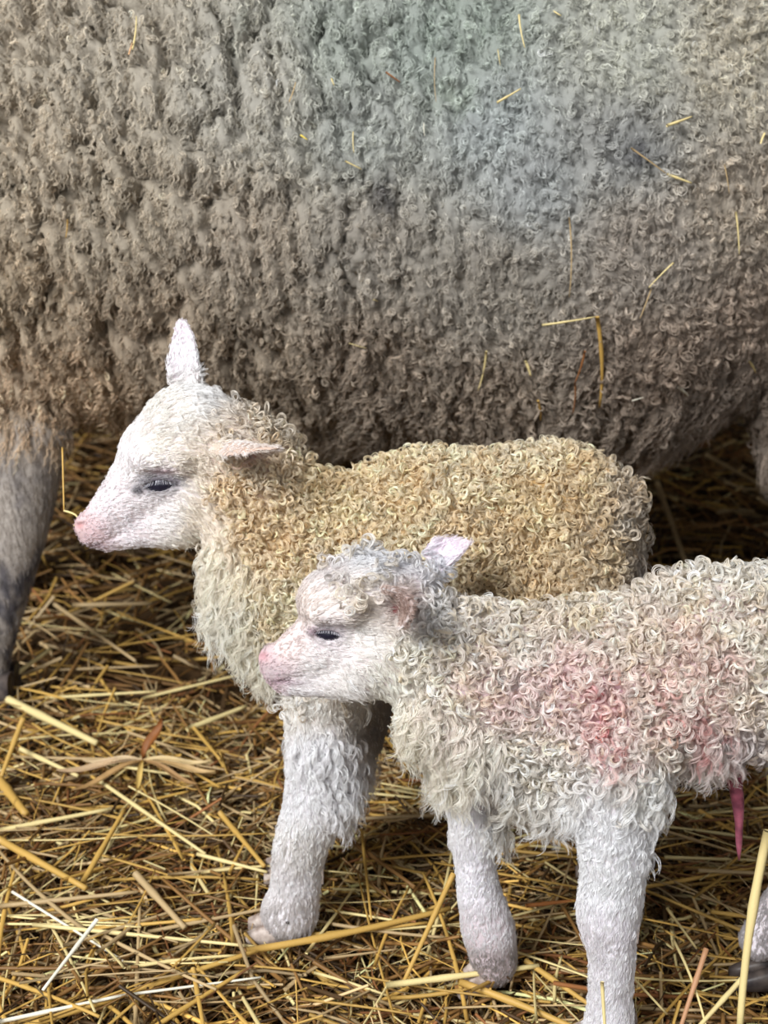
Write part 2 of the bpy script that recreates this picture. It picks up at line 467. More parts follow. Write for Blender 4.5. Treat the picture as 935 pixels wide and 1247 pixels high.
def crease(p):
    """(st, c1, c2): st 1 where wool hangs in long staples, 0 where it is knotted in small curls; c1, c2 heights of the two patterns"""
    x, z = p[:, 0], p[:, 2]
    arc = np.arctan2(z - 0.57, -(p[:, 1] - EY)) * 0.30
    wob = noise(np.stack([x * 7, p[:, 1] * 7, z * 7], -1), 3)
    left = np.clip((-x + 0.15 + 0.10 * wob) / 0.28, 0, 1)
    low = np.clip((0.42 - z + 0.03 * wob) / 0.08, 0, 1)
    st = np.maximum(left, low * 0.8)
    lean = 0.34 * left - 0.15 * (1 - left)
    sl = x + arc * lean + 0.010 * wob + 0.005 * noise(p * 30, 4) + 0.0022 * noise(p * 90, 5)
    ar = arc + 0.008 * noise(p * 26, 6) + 0.003 * noise(p * 80, 7)
    F1, F2, ID, DW = worley(sl / 0.0185, ar / 0.068, 21)
    e = np.clip((F2 - F1) / 0.42, 0, 1); e = np.sqrt(e * (2 - e))
    G1, G2, IG, _ = worley(sl / 0.0085, ar / 0.021, 22)
    g_ = np.clip((G2 - G1) / 0.5, 0, 1); g_ = np.sqrt(g_ * (2 - g_))
    c1 = e * (0.62 + 0.28 * ID - 0.30 * DW) + 0.22 * g_ + 0.08 * noise(p * 120, 35)
    K1, K2, IK, _ = worley(sl / 0.036 + 0.5 * noise(p * 14, 8), ar / 0.15, 24)
    e3 = np.clip((K2 - K1) / 0.30, 0, 1); e3 = np.sqrt(e3 * (2 - e3))
    c1 = c1 * (0.25 + 0.75 * e3) + 0.35 * (e3 - 1) + 0.12 * IK * e3
    S1, S2, IS, _ = worley(sl / 0.0105, ar / 0.0125, 23)
    h_ = np.clip((S2 - S1) / 0.55, 0, 1); h_ = np.sqrt(h_ * (2 - h_))
    c2 = h_ * (0.55 + 0.45 * IS) + 0.15 * noise(p * 170, 33)
    return st, c1, c2
wm = wool_mask(Ve); left, c1, c2 = crease(Ve)
disp = wm * (left * (c1 * 0.029 - 0.020) + (1 - left) * (c2 * 0.0085 + c1 * 0.004 - 0.007))
N0 = Ne.copy()
Ve = Ve + Ne * disp[:, None]
Ne, _ = vnormals(Ve, Qe)
EWT = [ # x, y, r,g,b   (side of the ewe, fleece colour)
    (0, 0, 160, 148, 132), (0, 200, 158, 145, 128), (0, 350, 152, 136, 116), (0, 480, 170, 150, 128), (100, 500, 172, 150, 126),
    (150, 60, 158, 148, 134), (150, 250, 154, 142, 126), (200, 420, 150, 134, 116), (300, 100, 158, 152, 142), (300, 300, 150, 138, 124),
    (330, 480, 142, 128, 112), (430, 40, 148, 150, 142), (450, 150, 150, 150, 144), (450, 300, 144, 136, 126), (450, 450, 140, 126, 112),
    (520, 60, 144, 148, 141), (600, 150, 150, 152, 150), (650, 220, 146, 146, 144), (600, 350, 140, 132, 122), (600, 500, 140, 126, 112),
    (760, 60, 162, 160, 150), (760, 180, 144, 142, 138), (780, 300, 148, 138, 128), (800, 450, 142, 126, 112), (900, 80, 168, 160, 146),
    (900, 250, 158, 146, 132), (920, 400, 148, 132, 118), (575, 30, 146, 150, 142), (880, 520, 138, 124, 112)]
EWB = np.array([1.62, 1.66, 1.66])
EWM = [(470, 238, 20, 26, (70, 68, 74), .8), (772, 182, 34, 24, (78, 78, 86), .8), (440, 75, 60, 50, (134, 142, 132), .25), (560, 30, 60, 36, (122, 138, 124), .25), (290, 40, 12, 30, (70, 110, 90), .4), (560, 120, 40, 20, (130, 150, 110), .3), (720, 440, 60, 30, (110, 100, 90), .3)]
def ewe_col(p):
    c = lin(table(EWT, p, 2.2)) * EWB
    u, v = to_px(p)
    for (x, y, rx, ry, rgb, k) in EWM:
        m = np.exp(-(((u - x) / rx) ** 2 + ((v - y) / ry) ** 2) ** 1.2) * k * np.clip(0.7 + noise(p * 90, 61), 0, 1)
        c = c * (1 - m[:, None]) + lin(rgb) * m[:, None]
    return c
xe, ye = to_px(Ve)
cb = ewe_col(Ve) * 0.55
legm = 1 - wm
def leg_col(p):
    k = np.clip(0.35 + 1.3 * noise(p * np.array([70, 70, 40]), 77) + 0.7 * noise(p * 160, 78), 0, 1)[:, None]
    d = np.clip((0.30 - p[:, 2]) / 0.22, 0, 1)[:, None]
    k = np.clip(k * (0.35 + 0.65 * d) + 0.25 * d, 0, 1)
    return lin((190, 180, 170)) * (1 - k) + lin((96, 92, 96)) * k
skin = leg_col(Ve) * 0.8
cb = cb * wm[:, None] + skin * legm[:, None]
ewe_body = mesh_obj('body', Ve, Qe, M_EWE, ewe, cb)
bvh_ewe = BVHTree.FromPolygons([tuple(v) for v in Ve], [tuple(int(i) for i in f) for f in Qe])

rng = np.random.default_rng(5)
def ewe_weight(c, n):
    x, y = to_px(c)
    v = norm(CAM - c); d = (n * v).sum(1)
    inside = (x > -60) & (x < 1000) & (y > -80) & (y < 720)
    w = np.where(inside & (d > -0.35), 1.0, 0.06)
    return w * (wool_mask(c) > 0.05)
# hanging crimped fibres
NL = 62000
Nb = norm(N0 + 0.35 * Ne)
p, n = sample(Ve, Qe, Nb, NL, rng, ewe_weight)
lf, k1, k2 = crease(p)
keep = rng.random(NL) < np.where(lf > .4, np.clip(k1 * 2.8 - 0.95, 0.03, 1), np.clip(k2 * 1.6 - 0.1, 0.15, 1))
p, n, lf, k1 = p[keep], n[keep], lf[keep], k1[keep]
xp, yp = to_px(p)
low = np.clip((yp - 380) / 170, 0, 1)
fx = noise(p * 38, 71); fz = noise(p * 38, 72)
sc = 1 - 0.85 * lf
dirn = np.stack([-0.25 * lf + (fx * 1.6 * sc) + rng.normal(size=len(p)) * 0.25, rng.normal(size=len(p)) * 0.2, -np.ones(len(p)) + fz * 1.3 * sc + rng.normal(size=len(p)) * 0.2], -1)
under = np.clip((0.33 - p[:, 2]) / 0.06, 0, 1)
L = 0.009 + 0.002 * lf + 0.012 * low ** 2 + 0.010 * under
L = L * (0.55 + 0.45 * np.clip(np.where(lf > .4, k1 * 1.6, 1), 0, 1))
pts, r, nf = fur(p, n, dirn, rng, L, 0.36 - 0.06 * low + 0.25 * under, 5, 0.0006, wave=0.0011, wl=0.0085, K=13, rad=0.00021, clump=0.6, droop=0.3)
A_pts, A_r, A_c = [pts], [r], [vary(ewe_col(p), rng, nf, 0.24, 0.12)]
hair_obj('fleece', pts, r, A_c[0], M_EWOOL, ewe)
# small curls on the flank and back
def ewe_w2(c, n):
    lf = crease(c)[0]
    return ewe_weight(c, n) * (1.05 - 0.85 * lf)
p, n = sample(Ve, Qe, Nb, 13500, rng, ewe_w2)
k2 = crease(p)[2]; keep = rng.random(len(p)) < np.clip(k2 * 2 - 0.4, 0.08, 1); p, n = p[keep], n[keep]
xp, yp = to_px(p); low = np.clip((yp - 380) / 150, 0, 1)
pts, r, nf = coils(p, n, rng, 0.0029 + 0.001 * low, 0.9, 0.005, 6, 0.0007, K=12, rad=0.00019, tilt=0.9, rough=0.2)
hair_obj('wool_curls', pts, r, vary(ewe_col(p) * 1.1, rng, nf, 0.24, 0.12), M_EWOOL, ewe)
# leg and face hair
def ewe_w3(c, n):
    x, y = to_px(c)
    return (wool_mask(c) < 0.6) * np.where((x > -120) & (x < 1060), 1.0, 0.15)
p, n = sample(Ve, Qe, Ne, 16000, rng, ewe_w3)
c = leg_col(p)
pts, r, nf = fur(p, n, np.tile([0.1, 0, -1.0], (len(p), 1)), rng, 0.010, 0.25, 3, 0.001, K=4, rad=0.00022)
hair_obj('leg_hair', pts, r, vary(c, rng, nf), M_EWOOL, ewe)

def hoof(parent, c, w, mat, tilt=0.0, L=None, hgt=None, toe=-1):
    """cloven hoof: two claws side by side, toes towards toe*x"""
    L = L or w * 1.5; hgt = hgt or w * 0.9
    vs, qs = [], []
    for sgn in (-1, 1):
        prof = [(-0.5, 0, .8), (-0.48, 1, .62), (0.62, 0, .42), (0.2, 1, .5)]
        rings = []
        for t in np.linspace(0, 1, 7):
            x0 = -0.5 + 1.1 * t
            top = hgt * (1.0 - 0.62 * t ** 1.4); wd = w * 0.27 * math.sqrt(max(1 - (t * 0.93) ** 3, 0.05))
            rg = []
            for k in range(10):
                a = 2 * PI * k / 10
                yy = wd * math.copysign(abs(math.cos(a)) ** 0.7, math.cos(a)); zz = math.copysign(abs(math.sin(a)) ** 0.6, math.sin(a))
                rg.append((x0 * L * -1 * -toe, yy + sgn * w * 0.27 + sgn * 0.1 * w * t * 0.3, top * (zz * 0.5 + 0.5)))
            rings.append(rg)
        b = len(vs)
        for rg in rings: vs += rg
        for i in range(6):
            for k in range(10):
                qs.append([b + i * 10 + k, b + i * 10 + (k + 1) % 10, b + (i + 1) * 10 + (k + 1) % 10, b + (i + 1) * 10 + k])
        for i in (0, 6):
            for k in range(1, 5): qs.append([b + i * 10 + k, b + i * 10 + k + 0, b + i * 10 + (k + 1) % 10, b + i * 10 + 0]) if False else None
            o = b + i * 10
            qs += [[o, o + 1, o + 2, o + 3], [o, o + 3, o + 4, o + 5], [o, o + 5, o + 6, o + 7], [o, o + 7, o + 8, o + 9]]
    vs = np.array(vs); ca, sa = math.cos(tilt), math.sin(tilt)
    x, z = vs[:, 0].copy(), vs[:, 2].copy()
    vs[:, 0] = x * ca - z * sa; vs[:, 2] = x * sa + z * ca
    return mesh_obj('hoof', vs + np.array(c), qs, mat, parent)
for (x, dy) in ((-18, -0.165), (2, 0.15), (980, -0.16), (1008, 0.14)):
    q = P(x, 780, EY + dy)
    hoof(ewe, (q[0] - 0.01, EY + dy, -0.01), 0.05, M_HOOF_D)

# ------------------------------------------------------------------ lambs
def build_lamb(cfg):
    Y0 = cfg['Y']
    root = thing('lamb', cfg['label'], 'lamb', (cfg['origin'][0], Y0, 0.0))
    Fd = Field(cfg['lo'], cfg['hi'], cfg.get('vox', 0.00135))
    def pr(x, y, r, dy=0.0): return P(x, y, Y0 + dy), r * depth(x, y, Y0 + dy) / F
    for a, b, sy, k in cfg['cones']:
        (pa, ra), (pb, rb) = pr(*a), pr(*b)
        Fd.cone(pa, pb, ra, rb, sy, k)
    for rows in cfg['legs']:
        leg_chain(Fd, rows, Y0, 0.014)
    for e in cfg['ears']:
        base = P(e['b'][0], e['b'][1], Y0 + e['b'][2]); tip = P(e['t'][0], e['t'][1], Y0 + e['t'][2])
        Fd.ear(base, tip, e['n'], e['w'] * depth(*e['b'][:2], Y0) / F, e.get('cup', 0.5), 0.0015, 0.004, e.get('bend', 0))
    mpp = depth(*cfg['eye'][:2], Y0) / F
    # eye sockets and lids, near side and far side
    ex, ey = cfg['eye'][:2]
    hp = Fd.hit(ex, ey)
    eyes = []
    for side in (-1, 1):
        q = hp.copy()
        if side == 1: q[1] = 2 * Y0 - q[1]
        inw = norm(np.array([0.25, -side * 1.0, -0.10 if side < 0 else -0.1]))
        R = cfg['eye_r']
        c = q + inw * R * 0.62
        t = norm(np.array([math.cos(cfg['eye_tilt']), 0, -math.sin(cfg['eye_tilt'])])); nrm = -inw
        nrm = norm(nrm - (nrm @ t) * t); b = np.cross(nrm, t)
        if b[2] < 0: b = -b
        Fd.ellip(c, (t, b, nrm), (R * 2.1, R * 1.25, R * 1.16), 0.005)
        Fd.ellip(c + b * R * 0.62 + nrm * R * 0.42, (t, b, nrm), (R * 1.5, R * 0.22, R * 0.62), 0.0012)     # upper lid fold
        Fd.ellip(c + nrm * R * 1.0 - b * R * 0.08, (t, b, nrm), (R * 1.4, R * cfg['eye_open'], R * 0.85), 0.0008, 'sub')
        eyes.append((c, t, b, nrm, R))
    # nostrils
    for side in (-1, 1):
        for (x1, y1, x2, y2, r) in cfg['nostril']:
            a = Fd.hit(x1, y1); b2 = Fd.hit(x2, y2)
            if a is None or b2 is None: continue
            if side == 1: a[1] = 2 * Y0 - a[1]; b2[1] = 2 * Y0 - b2[1]
            Fd.cone(a, b2, r, r * 0.6, 1, 0.001, 'sub')
    # mouth line
    for side in (-1, 1):
        mm = [Fd.hit(x, y) for x, y in cfg['mouth']]
        mm = [m for m in mm if m is not None]
        for a, b2 in zip(mm[:-1], mm[1:]):
            a, b2 = a.copy(), b2.copy()
            if side == 1: a[1] = 2 * Y0 - a[1]; b2[1] = 2 * Y0 - b2[1]
            Fd.cone(a, b2, 0.0011, 0.0011, 1, 0.0012, 'sub')
    V, Q = Fd.mesh(); Q = outward(V, Q); N, _ = vnormals(V, Q)
    V = V + N * (noise(V * 60, 9) * 0.0012)[:, None]
    TB = cfg['skin']
    base = lin(table(TB, V, 2.6))
    for (x, y, rx, ry, rgb, s) in cfg['marks']:
        u, v = to_px(V); m = np.exp(-(((u - x) / rx) ** 2 + ((v - y) / ry) ** 2) ** 1.5)[:, None] * s
        base = base * (1 - m) + lin(rgb) * m
    mesh_obj('body', V, Q, M_SKIN, root, base)
    rng = np.random.default_rng(cfg['seed'])
    # eyeballs and lashes
    for (c, t, b, nrm, R) in eyes:
        th, ph = np.meshgrid(np.linspace(0, PI, 17), np.linspace(0, 2 * PI, 25)[:-1], indexing='ij')
        S = np.stack([np.sin(th) * np.cos(ph), np.sin(th) * np.sin(ph), np.cos(th)], -1).reshape(-1, 3) * R
        idx = np.arange(17 * 24).reshape(17, 24)
        Qs = np.stack([idx[:-1], np.roll(idx, -1, 1)[:-1], np.roll(idx, -1, 1)[1:], idx[1:]], -1).reshape(-1, 4)
        Sw = c + S[:, :1] * t * 1.35 + S[:, 1:2] * b + S[:, 2:] * nrm
        mesh_obj('eye', Sw, Qs, M_EYE, root)
        u = np.linspace(-0.85, 0.85, 26) + rng.normal(size=26) * 0.03
        rootp = c + t * (u * R * 1.35)[:, None] + b * (R * cfg['eye_open'] * (1 - u * u) * 0.9 + R * 0.05)[:, None] + nrm * (R * 1.02 * np.sqrt(1 - 0.5 * u * u))[:, None]
        s = np.linspace(0, 1, 6)
        dirs = nrm * 0.8 - b * 0.75 + t * (u * 0.5)[:, None]
        pl = rootp[:, None, :] + dirs[:, None, :] * (s * cfg['lash'])[None, :, None] + (b * 0.0012)[None, None, :] * (s ** 2)[None, :, None]
        hair_obj('eyelashes', pl, np.tile(0.00017 * (1 - 0.6 * s), (26, 1)), np.tile(lin((200, 198, 206)), (26, 1)), M_LASH, root)
    # ---- coat
    TC = cfg['coat']   # x, y, length mm, curl, dx, dy, r, g, b
    def coat(p):
        a = table(TC, p, 2.6); col = lin(a[:, 4 + 0:7]) if False else lin(a[:, 4:7])
        col = col * 1.04
        u, v = to_px(p)
        for (x, y, rx, ry, dmin, ln, rgb) in cfg['earzones']:
            m = (((u - x) / rx) ** 2 + ((v - y) / ry) ** 2 < 1) & (np.abs(p[:, 1] - Y0) > dmin)
            a[m, 0] = ln; a[m, 1] = 0; col[m] = lin(rgb)
        return a[:, 0] * 0.001, np.clip(a[:, 1], 0, 1), np.stack([a[:, 2], np.zeros(len(a)), -a[:, 3]], -1), col
    def stained(p, col, dots=True):
        for (x, y, rx, ry, rgb, s) in cfg['marks']:
            u, v = to_px(p)
            m = np.exp(-(((u - x) / rx) ** 2 + ((v - y) / ry) ** 2) ** 1.5)[:, None] * s
            col = col * (1 - m) + lin(rgb) * m
        for (x, y, rx, ry, rgb, s, freq) in cfg.get('stains', ()):
            u, v = to_px(p)
            m = np.exp(-(((u - x) / rx) ** 2 + ((v - y) / ry) ** 2))
            m = m * np.clip(0.5 + 1.6 * noise(p * freq, 41 + int(x)), 0, 1) * s
            if dots: m = m * rng.random(len(m)) ** 0.8 * 1.25
            col = col * (1 - m[:, None]) + lin(rgb) * m[:, None]
        return col
    hv = facing(0.25)
    for_l = lambda l: np.clip((0.0135 - l) / 0.003, 0.3, 1)
    # ringlets
    def wc(c, n):
        a = coat(c); return hv(c, n) * np.clip((a[1] - 0.25) / 0.3, 0, 1) * for_l(a[0])
    p, n = sample(V, Q, N, cfg['n_coil'], rng, wc)
    Lm, cu, dr, col = coat(p)
    tint = noise(p * cfg['tint_freq'], 13) * 0.5 + rng.normal(size=len(p)) * 0.45
    tint = np.clip(tint, 0, 1)[:, None] * cfg['tint_amt']
    col = col * (1 - tint) + lin(cfg['tint']) * tint
    col = stained(p, col)
    pts, r, nf = coils(p, n, rng, cfg['coil_R'], 0.8, 0.0045, 8, 0.00036, K=15, rad=0.00019, tilt=0.95, rough=0.11)
    hair_obj('fleece_curls', pts, r, vary(col, rng, nf, 0.15, 0.08), M_WOOL, root)
    # wavy locks: everywhere that is neither bald nor short; length from the table
    def ww(c, n):
        l = coat(c)[0]
        return hv(c, n) * np.clip((l - 0.006) / 0.003, 0, 1) * (1 - 0.5 * np.clip((l - 0.012) / 0.004, 0, 1))
    p, n = sample(V, Q, N, cfg['n_lock'], rng, ww)
    Lm, cu, dr, col = coat(p); dr = dr + rng.normal(size=dr.shape) * (0.3 + 0.7 * cu[:, None])
    col = stained(p, col)
    pts, r, nf = fur(p, n, dr, rng, Lm * (1.0 - 0.25 * cu), 0.34 + 0.45 * np.clip((Lm - 0.012) / 0.008, 0, 1), 8, 0.0007, wave=0.0010 + 0.0009 * cu + 0.0008 * np.clip((Lm - 0.012) / 0.008, 0, 1), wl=0.0105, K=12, rad=0.00018, clump=0.85, droop=0.35)
    hair_obj('fleece', pts, r, vary(col, rng, nf, 0.06, 0.06), M_WOOL, root)
    # long hanging wavy fringe of chest, brisket and belly
    def wf(c, n):
        return hv(c, n) * np.clip((coat(c)[0] - 0.0115) / 0.004, 0, 1)
    p, n = sample(V, Q, N, cfg['n_fringe'], rng, wf)
    Lm, cu, dr, col = coat(p); dr = dr + rng.normal(size=dr.shape) * np.array([.45, .3, .3])
    col = stained(p, col)
    q = rng.random(len(p))
    pts, r, nf = fur(p, n, dr, rng, Lm * (0.8 + 0.5 * q), 0.45 + 0.5 * q, 13, 0.0009, wave=0.0016 + 0.0016 * q, wl=0.0145, K=16, rad=0.00019, clump=0.8, droop=0.45)
    hair_obj('chest_fringe', pts, r, vary(col, rng, nf, 0.10, 0.06), M_WOOL, root)
    # short coat
    def ws(c, n):
        l, cu, _, _ = coat(c)
        for (x, y, rr) in cfg['bald']:
            u, v = to_px(c)
            l = np.where((u - x) ** 2 + (v - y) ** 2 < rr * rr, 0.0, l)
        return hv(c, n) * np.clip(l / 0.002, 0, 1) * (1.25 - cu * 1.0)
    p, n = sample(V, Q, N, cfg['n_short'], rng, ws)
    Lm, cu, dr, col = coat(p); dr = dr + rng.normal(size=dr.shape) * 0.16
    col = stained(p, col)
    pts, r, nf = fur(p, n, dr, rng, np.minimum(Lm, 0.008), 0.17 + 0.2 * cu, 6, 0.0007, wave=0.0003, wl=0.008, K=6, rad=0.00018, clump=0.5, droop=0.1)
    hair_obj('short_coat', pts, r, vary(col, rng, nf, 0.05, 0.05), M_WOOL, root)
    for h in cfg['hooves']:
        q = P(h[0], h[1], Y0 + h[2])
        hoof(root, q if h[5] else (q[0], Y0 + h[2], -0.004), h[3], M_HOOF_D if h[4] else M_HOOF_P, tilt=h[6])
    return root, V, Q

cream = dict(
    Y=0.88, origin=(P(480, 700, 0.88)[0],), seed=3,
    label='cream-curled lamb with dark eye patch standing close against the ewe, rearmost of the two lambs',
    lo=(-0.265, 0.775, -0.01), hi=(0.215, 0.985, 0.50),
    cones=[
        ((390, 690, 95), (520, 655, 93), .82, .02), ((520, 655, 93), (672, 645, 98), .82, .02), ((672, 660, 95), (675, 690, 92), .8, .02),
        ((355, 730, 82), (392, 820, 60), .75, .02), ((295, 572, 68), (352, 690, 97), .75, .02),
        ((237, 532, 60), (255, 540, 58), .82, .008), ((190, 552, 44), (225, 527, 52), .85, .008),
        ((182, 583, 46), (121, 641, 24), .78, .006), ((108, 640, 16), (112, 650, 15), .95, .004),
        ((215, 625, 40), (133, 654, 17), .75, .006), ((245, 592, 52), (270, 600, 52), .8, .01),
        ((175, 558, 14, -.022), (215, 556, 16, -.026), 1, .01), ((175, 558, 14, .022), (215, 556, 16, .026), 1, .01),
        ((762, 600, 16), (768, 690, 13), 1, .006),
    ],
    legs=[
        [(405, 800, 56, -.03), (395, 880, 45, -.033), (388, 960, 38, -.035), (366, 1030, 31, -.035), (359, 1080, 27, -.035), (352, 1112, 32, -.035)],
        [(430, 800, 42, .035), (450, 870, 24, .04), (420, 950, 17, .04), (390, 1000, 19, .045), (376, 1035, 18, .045), (372, 1052, 20, .045)],
        [(690, 720, 68, -.03), (725, 850, 40, -.033), (764, 930, 22, -.035), (762, 1040, 17, -.035), (760, 1112, 20, -.035)],
        [(690, 720, 60, .03), (722, 820, 36, .033), (762, 890, 20, .035), (760, 980, 16, .035), (758, 1050, 18, .035)],
    ],
    ears=[dict(b=(232, 486, .030), t=(219, 386, .040), n=(-0.45, -0.9, 0.0), w=23, cup=.7),
          dict(b=(268, 546, -.038), t=(340, 550, -.078), n=(0.1, -0.45, -0.85), w=20, cup=.8)],
    eye=(193, 590), eye_r=0.0086, eye_tilt=-0.12, eye_open=0.42, lash=0.005,
    nostril=[(96, 640, 106, 636, 0.0022)],
    mouth=[(103, 662), (113, 664), (125, 661), (138, 656), (150, 649)],
    skin=[(98, 640, 204, 178, 178), (110, 655, 206, 178, 180), (130, 610, 222, 212, 214), (160, 560, 228, 222, 222), (190, 590, 222, 214, 216),
          (150, 650, 216, 204, 206), (230, 640, 222, 216, 212), (222, 430, 228, 218, 222), (240, 500, 216, 208, 202), (300, 560, 190, 165, 150),
          (300, 650, 212, 190, 160), (400, 620, 180, 148, 102), (500, 620, 184, 156, 116), (650, 600, 166, 136, 92), (650, 720, 156, 130, 96),
          (770, 640, 170, 158, 148), (350, 800, 214, 200, 180), (390, 950, 228, 224, 228), (350, 1100, 222, 218, 220), (735, 1000, 200, 195, 195)],
    marks=[(192, 589, 26, 12.5, (50, 42, 56), .96), (167, 597, 8, 6, (50, 46, 58), .85), (213, 586, 9, 7, (90, 80, 92), .7), (196, 573, 16, 4, (190, 160, 172), .6), (97, 640, 6, 5, (176, 124, 122), .7),
           (305, 557, 22, 4, (150, 112, 106), .6), (113, 664, 20, 3, (140, 116, 126), .5)],
    coat=[ # x y len curl dx dy rgb
        (92, 645, 1.2, 0, 1, .3, 206, 184, 186), (115, 665, 2, 0, 1, .1, 222, 208, 212), (120, 610, 2.2, 0, .8, -.4, 232, 226, 228), (160, 640, 3.2, 0, 1, .15, 236, 232, 234),
        (150, 560, 3.5, 0, .5, -.9, 238, 234, 234), (150, 520, 5, 0, .6, -.8, 240, 236, 234), (190, 590, 2.2, 0, 1, .1, 236, 232, 234), (190, 545, 8, .1, .9, -.3, 240, 234, 226),
        (200, 500, 11, .15, .9, -.3, 240, 236, 230), (240, 475, 12, .2, 1, .1, 238, 236, 234), (225, 430, 3, 0, 0, -1, 240, 238, 240), (220, 395, 2.5, 0, 0, -1, 234, 226, 231),
        (240, 560, 11, .2, .9, .3, 238, 228, 214), (200, 630, 5, 0, 1, .15, 240, 236, 234), (240, 630, 9, .15, .9, .5, 240, 230, 216), (230, 660, 11, .25, .8, .8, 240, 232, 220),
        (290, 520, 10, .3, 1, .5, 228, 218, 206), (310, 575, 9, .6, 1, .5, 234, 220, 196), (320, 520, 10, .5, 1, .3, 214, 204, 188),
        (290, 600, 8, .75, .5, .8, 236, 216, 184), (255, 690, 22, .35, .1, 1, 242, 234, 218), (255, 740, 25, .3, -.1, 1, 244, 240, 228), (290, 790, 22, .4, .1, 1, 242, 236, 220),
        (330, 650, 8, .95, .2, 1, 236, 216, 180), (400, 600, 8, 1, .3, 1, 240, 226, 192), (480, 600, 8, 1, .5, .6, 240, 226, 194), (560, 570, 8, 1, .5, .5, 242, 230, 202),
        (640, 540, 8, 1, .5, .5, 242, 232, 208), (650, 620, 8, 1, .5, .6, 238, 222, 186), (700, 600, 8, 1, .5, .6, 238, 222, 188), (640, 700, 8, 1, .5, .8, 234, 218, 186),
        (740, 680, 8, .9, .3, 1, 230, 214, 184), (768, 600, 11, .5, .2, 1, 214, 202, 184), (775, 640, 12, .4, .2, 1, 206, 196, 182), (775, 690, 13, .3, 0, 1, 200, 190, 180), (350, 750, 9, .9, .1, 1, 240, 230, 204),
        (370, 850, 10, .3, .1, 1, 242, 238, 232), (430, 850, 12, .3, .2, 1, 226, 220, 210), (390, 920, 14, .1, .3, 1, 250, 248, 250), (425, 960, 17, .1, .7, 1, 248, 246, 248),
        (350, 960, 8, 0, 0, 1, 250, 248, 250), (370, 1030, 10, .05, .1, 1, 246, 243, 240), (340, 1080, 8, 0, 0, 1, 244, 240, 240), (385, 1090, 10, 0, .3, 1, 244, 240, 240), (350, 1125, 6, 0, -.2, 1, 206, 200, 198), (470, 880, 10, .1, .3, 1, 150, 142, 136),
        (735, 1000, 5, 0, 0, 1, 220, 216, 214)],
    stains=[(520, 620, 200, 90, (206, 168, 108), .4, 70), (680, 650, 130, 110, (184, 150, 98), .5, 80), (330, 620, 60, 70, (216, 180, 120), .4, 60), (345, 1035, 30, 20, (150, 140, 130), .5, 90),
            (350, 1105, 40, 15, (150, 140, 130), .4, 90), (345, 960, 20, 12, (150, 142, 132), .4, 90)],
    tint=(204, 172, 118), tint_amt=.5, tint_freq=55, coil_R=0.0037,
    n_coil=9500, n_fringe=1000, n_lock=5000, n_short=26000,
    bald=[(192, 590, 9), (97, 640, 5)],
    earzones=[(312, 550, 46, 26, .046, 3.5, (240, 232, 228))],
    hooves=[(340, 1120, -.035, .030, False, False, 0.0), (362, 1060, .045, .032, False, False, 0.0), (744, 1110, -.035, .028, False, False, 0.0), (744, 1050, .035, .032, False, False, 0.0)],
)
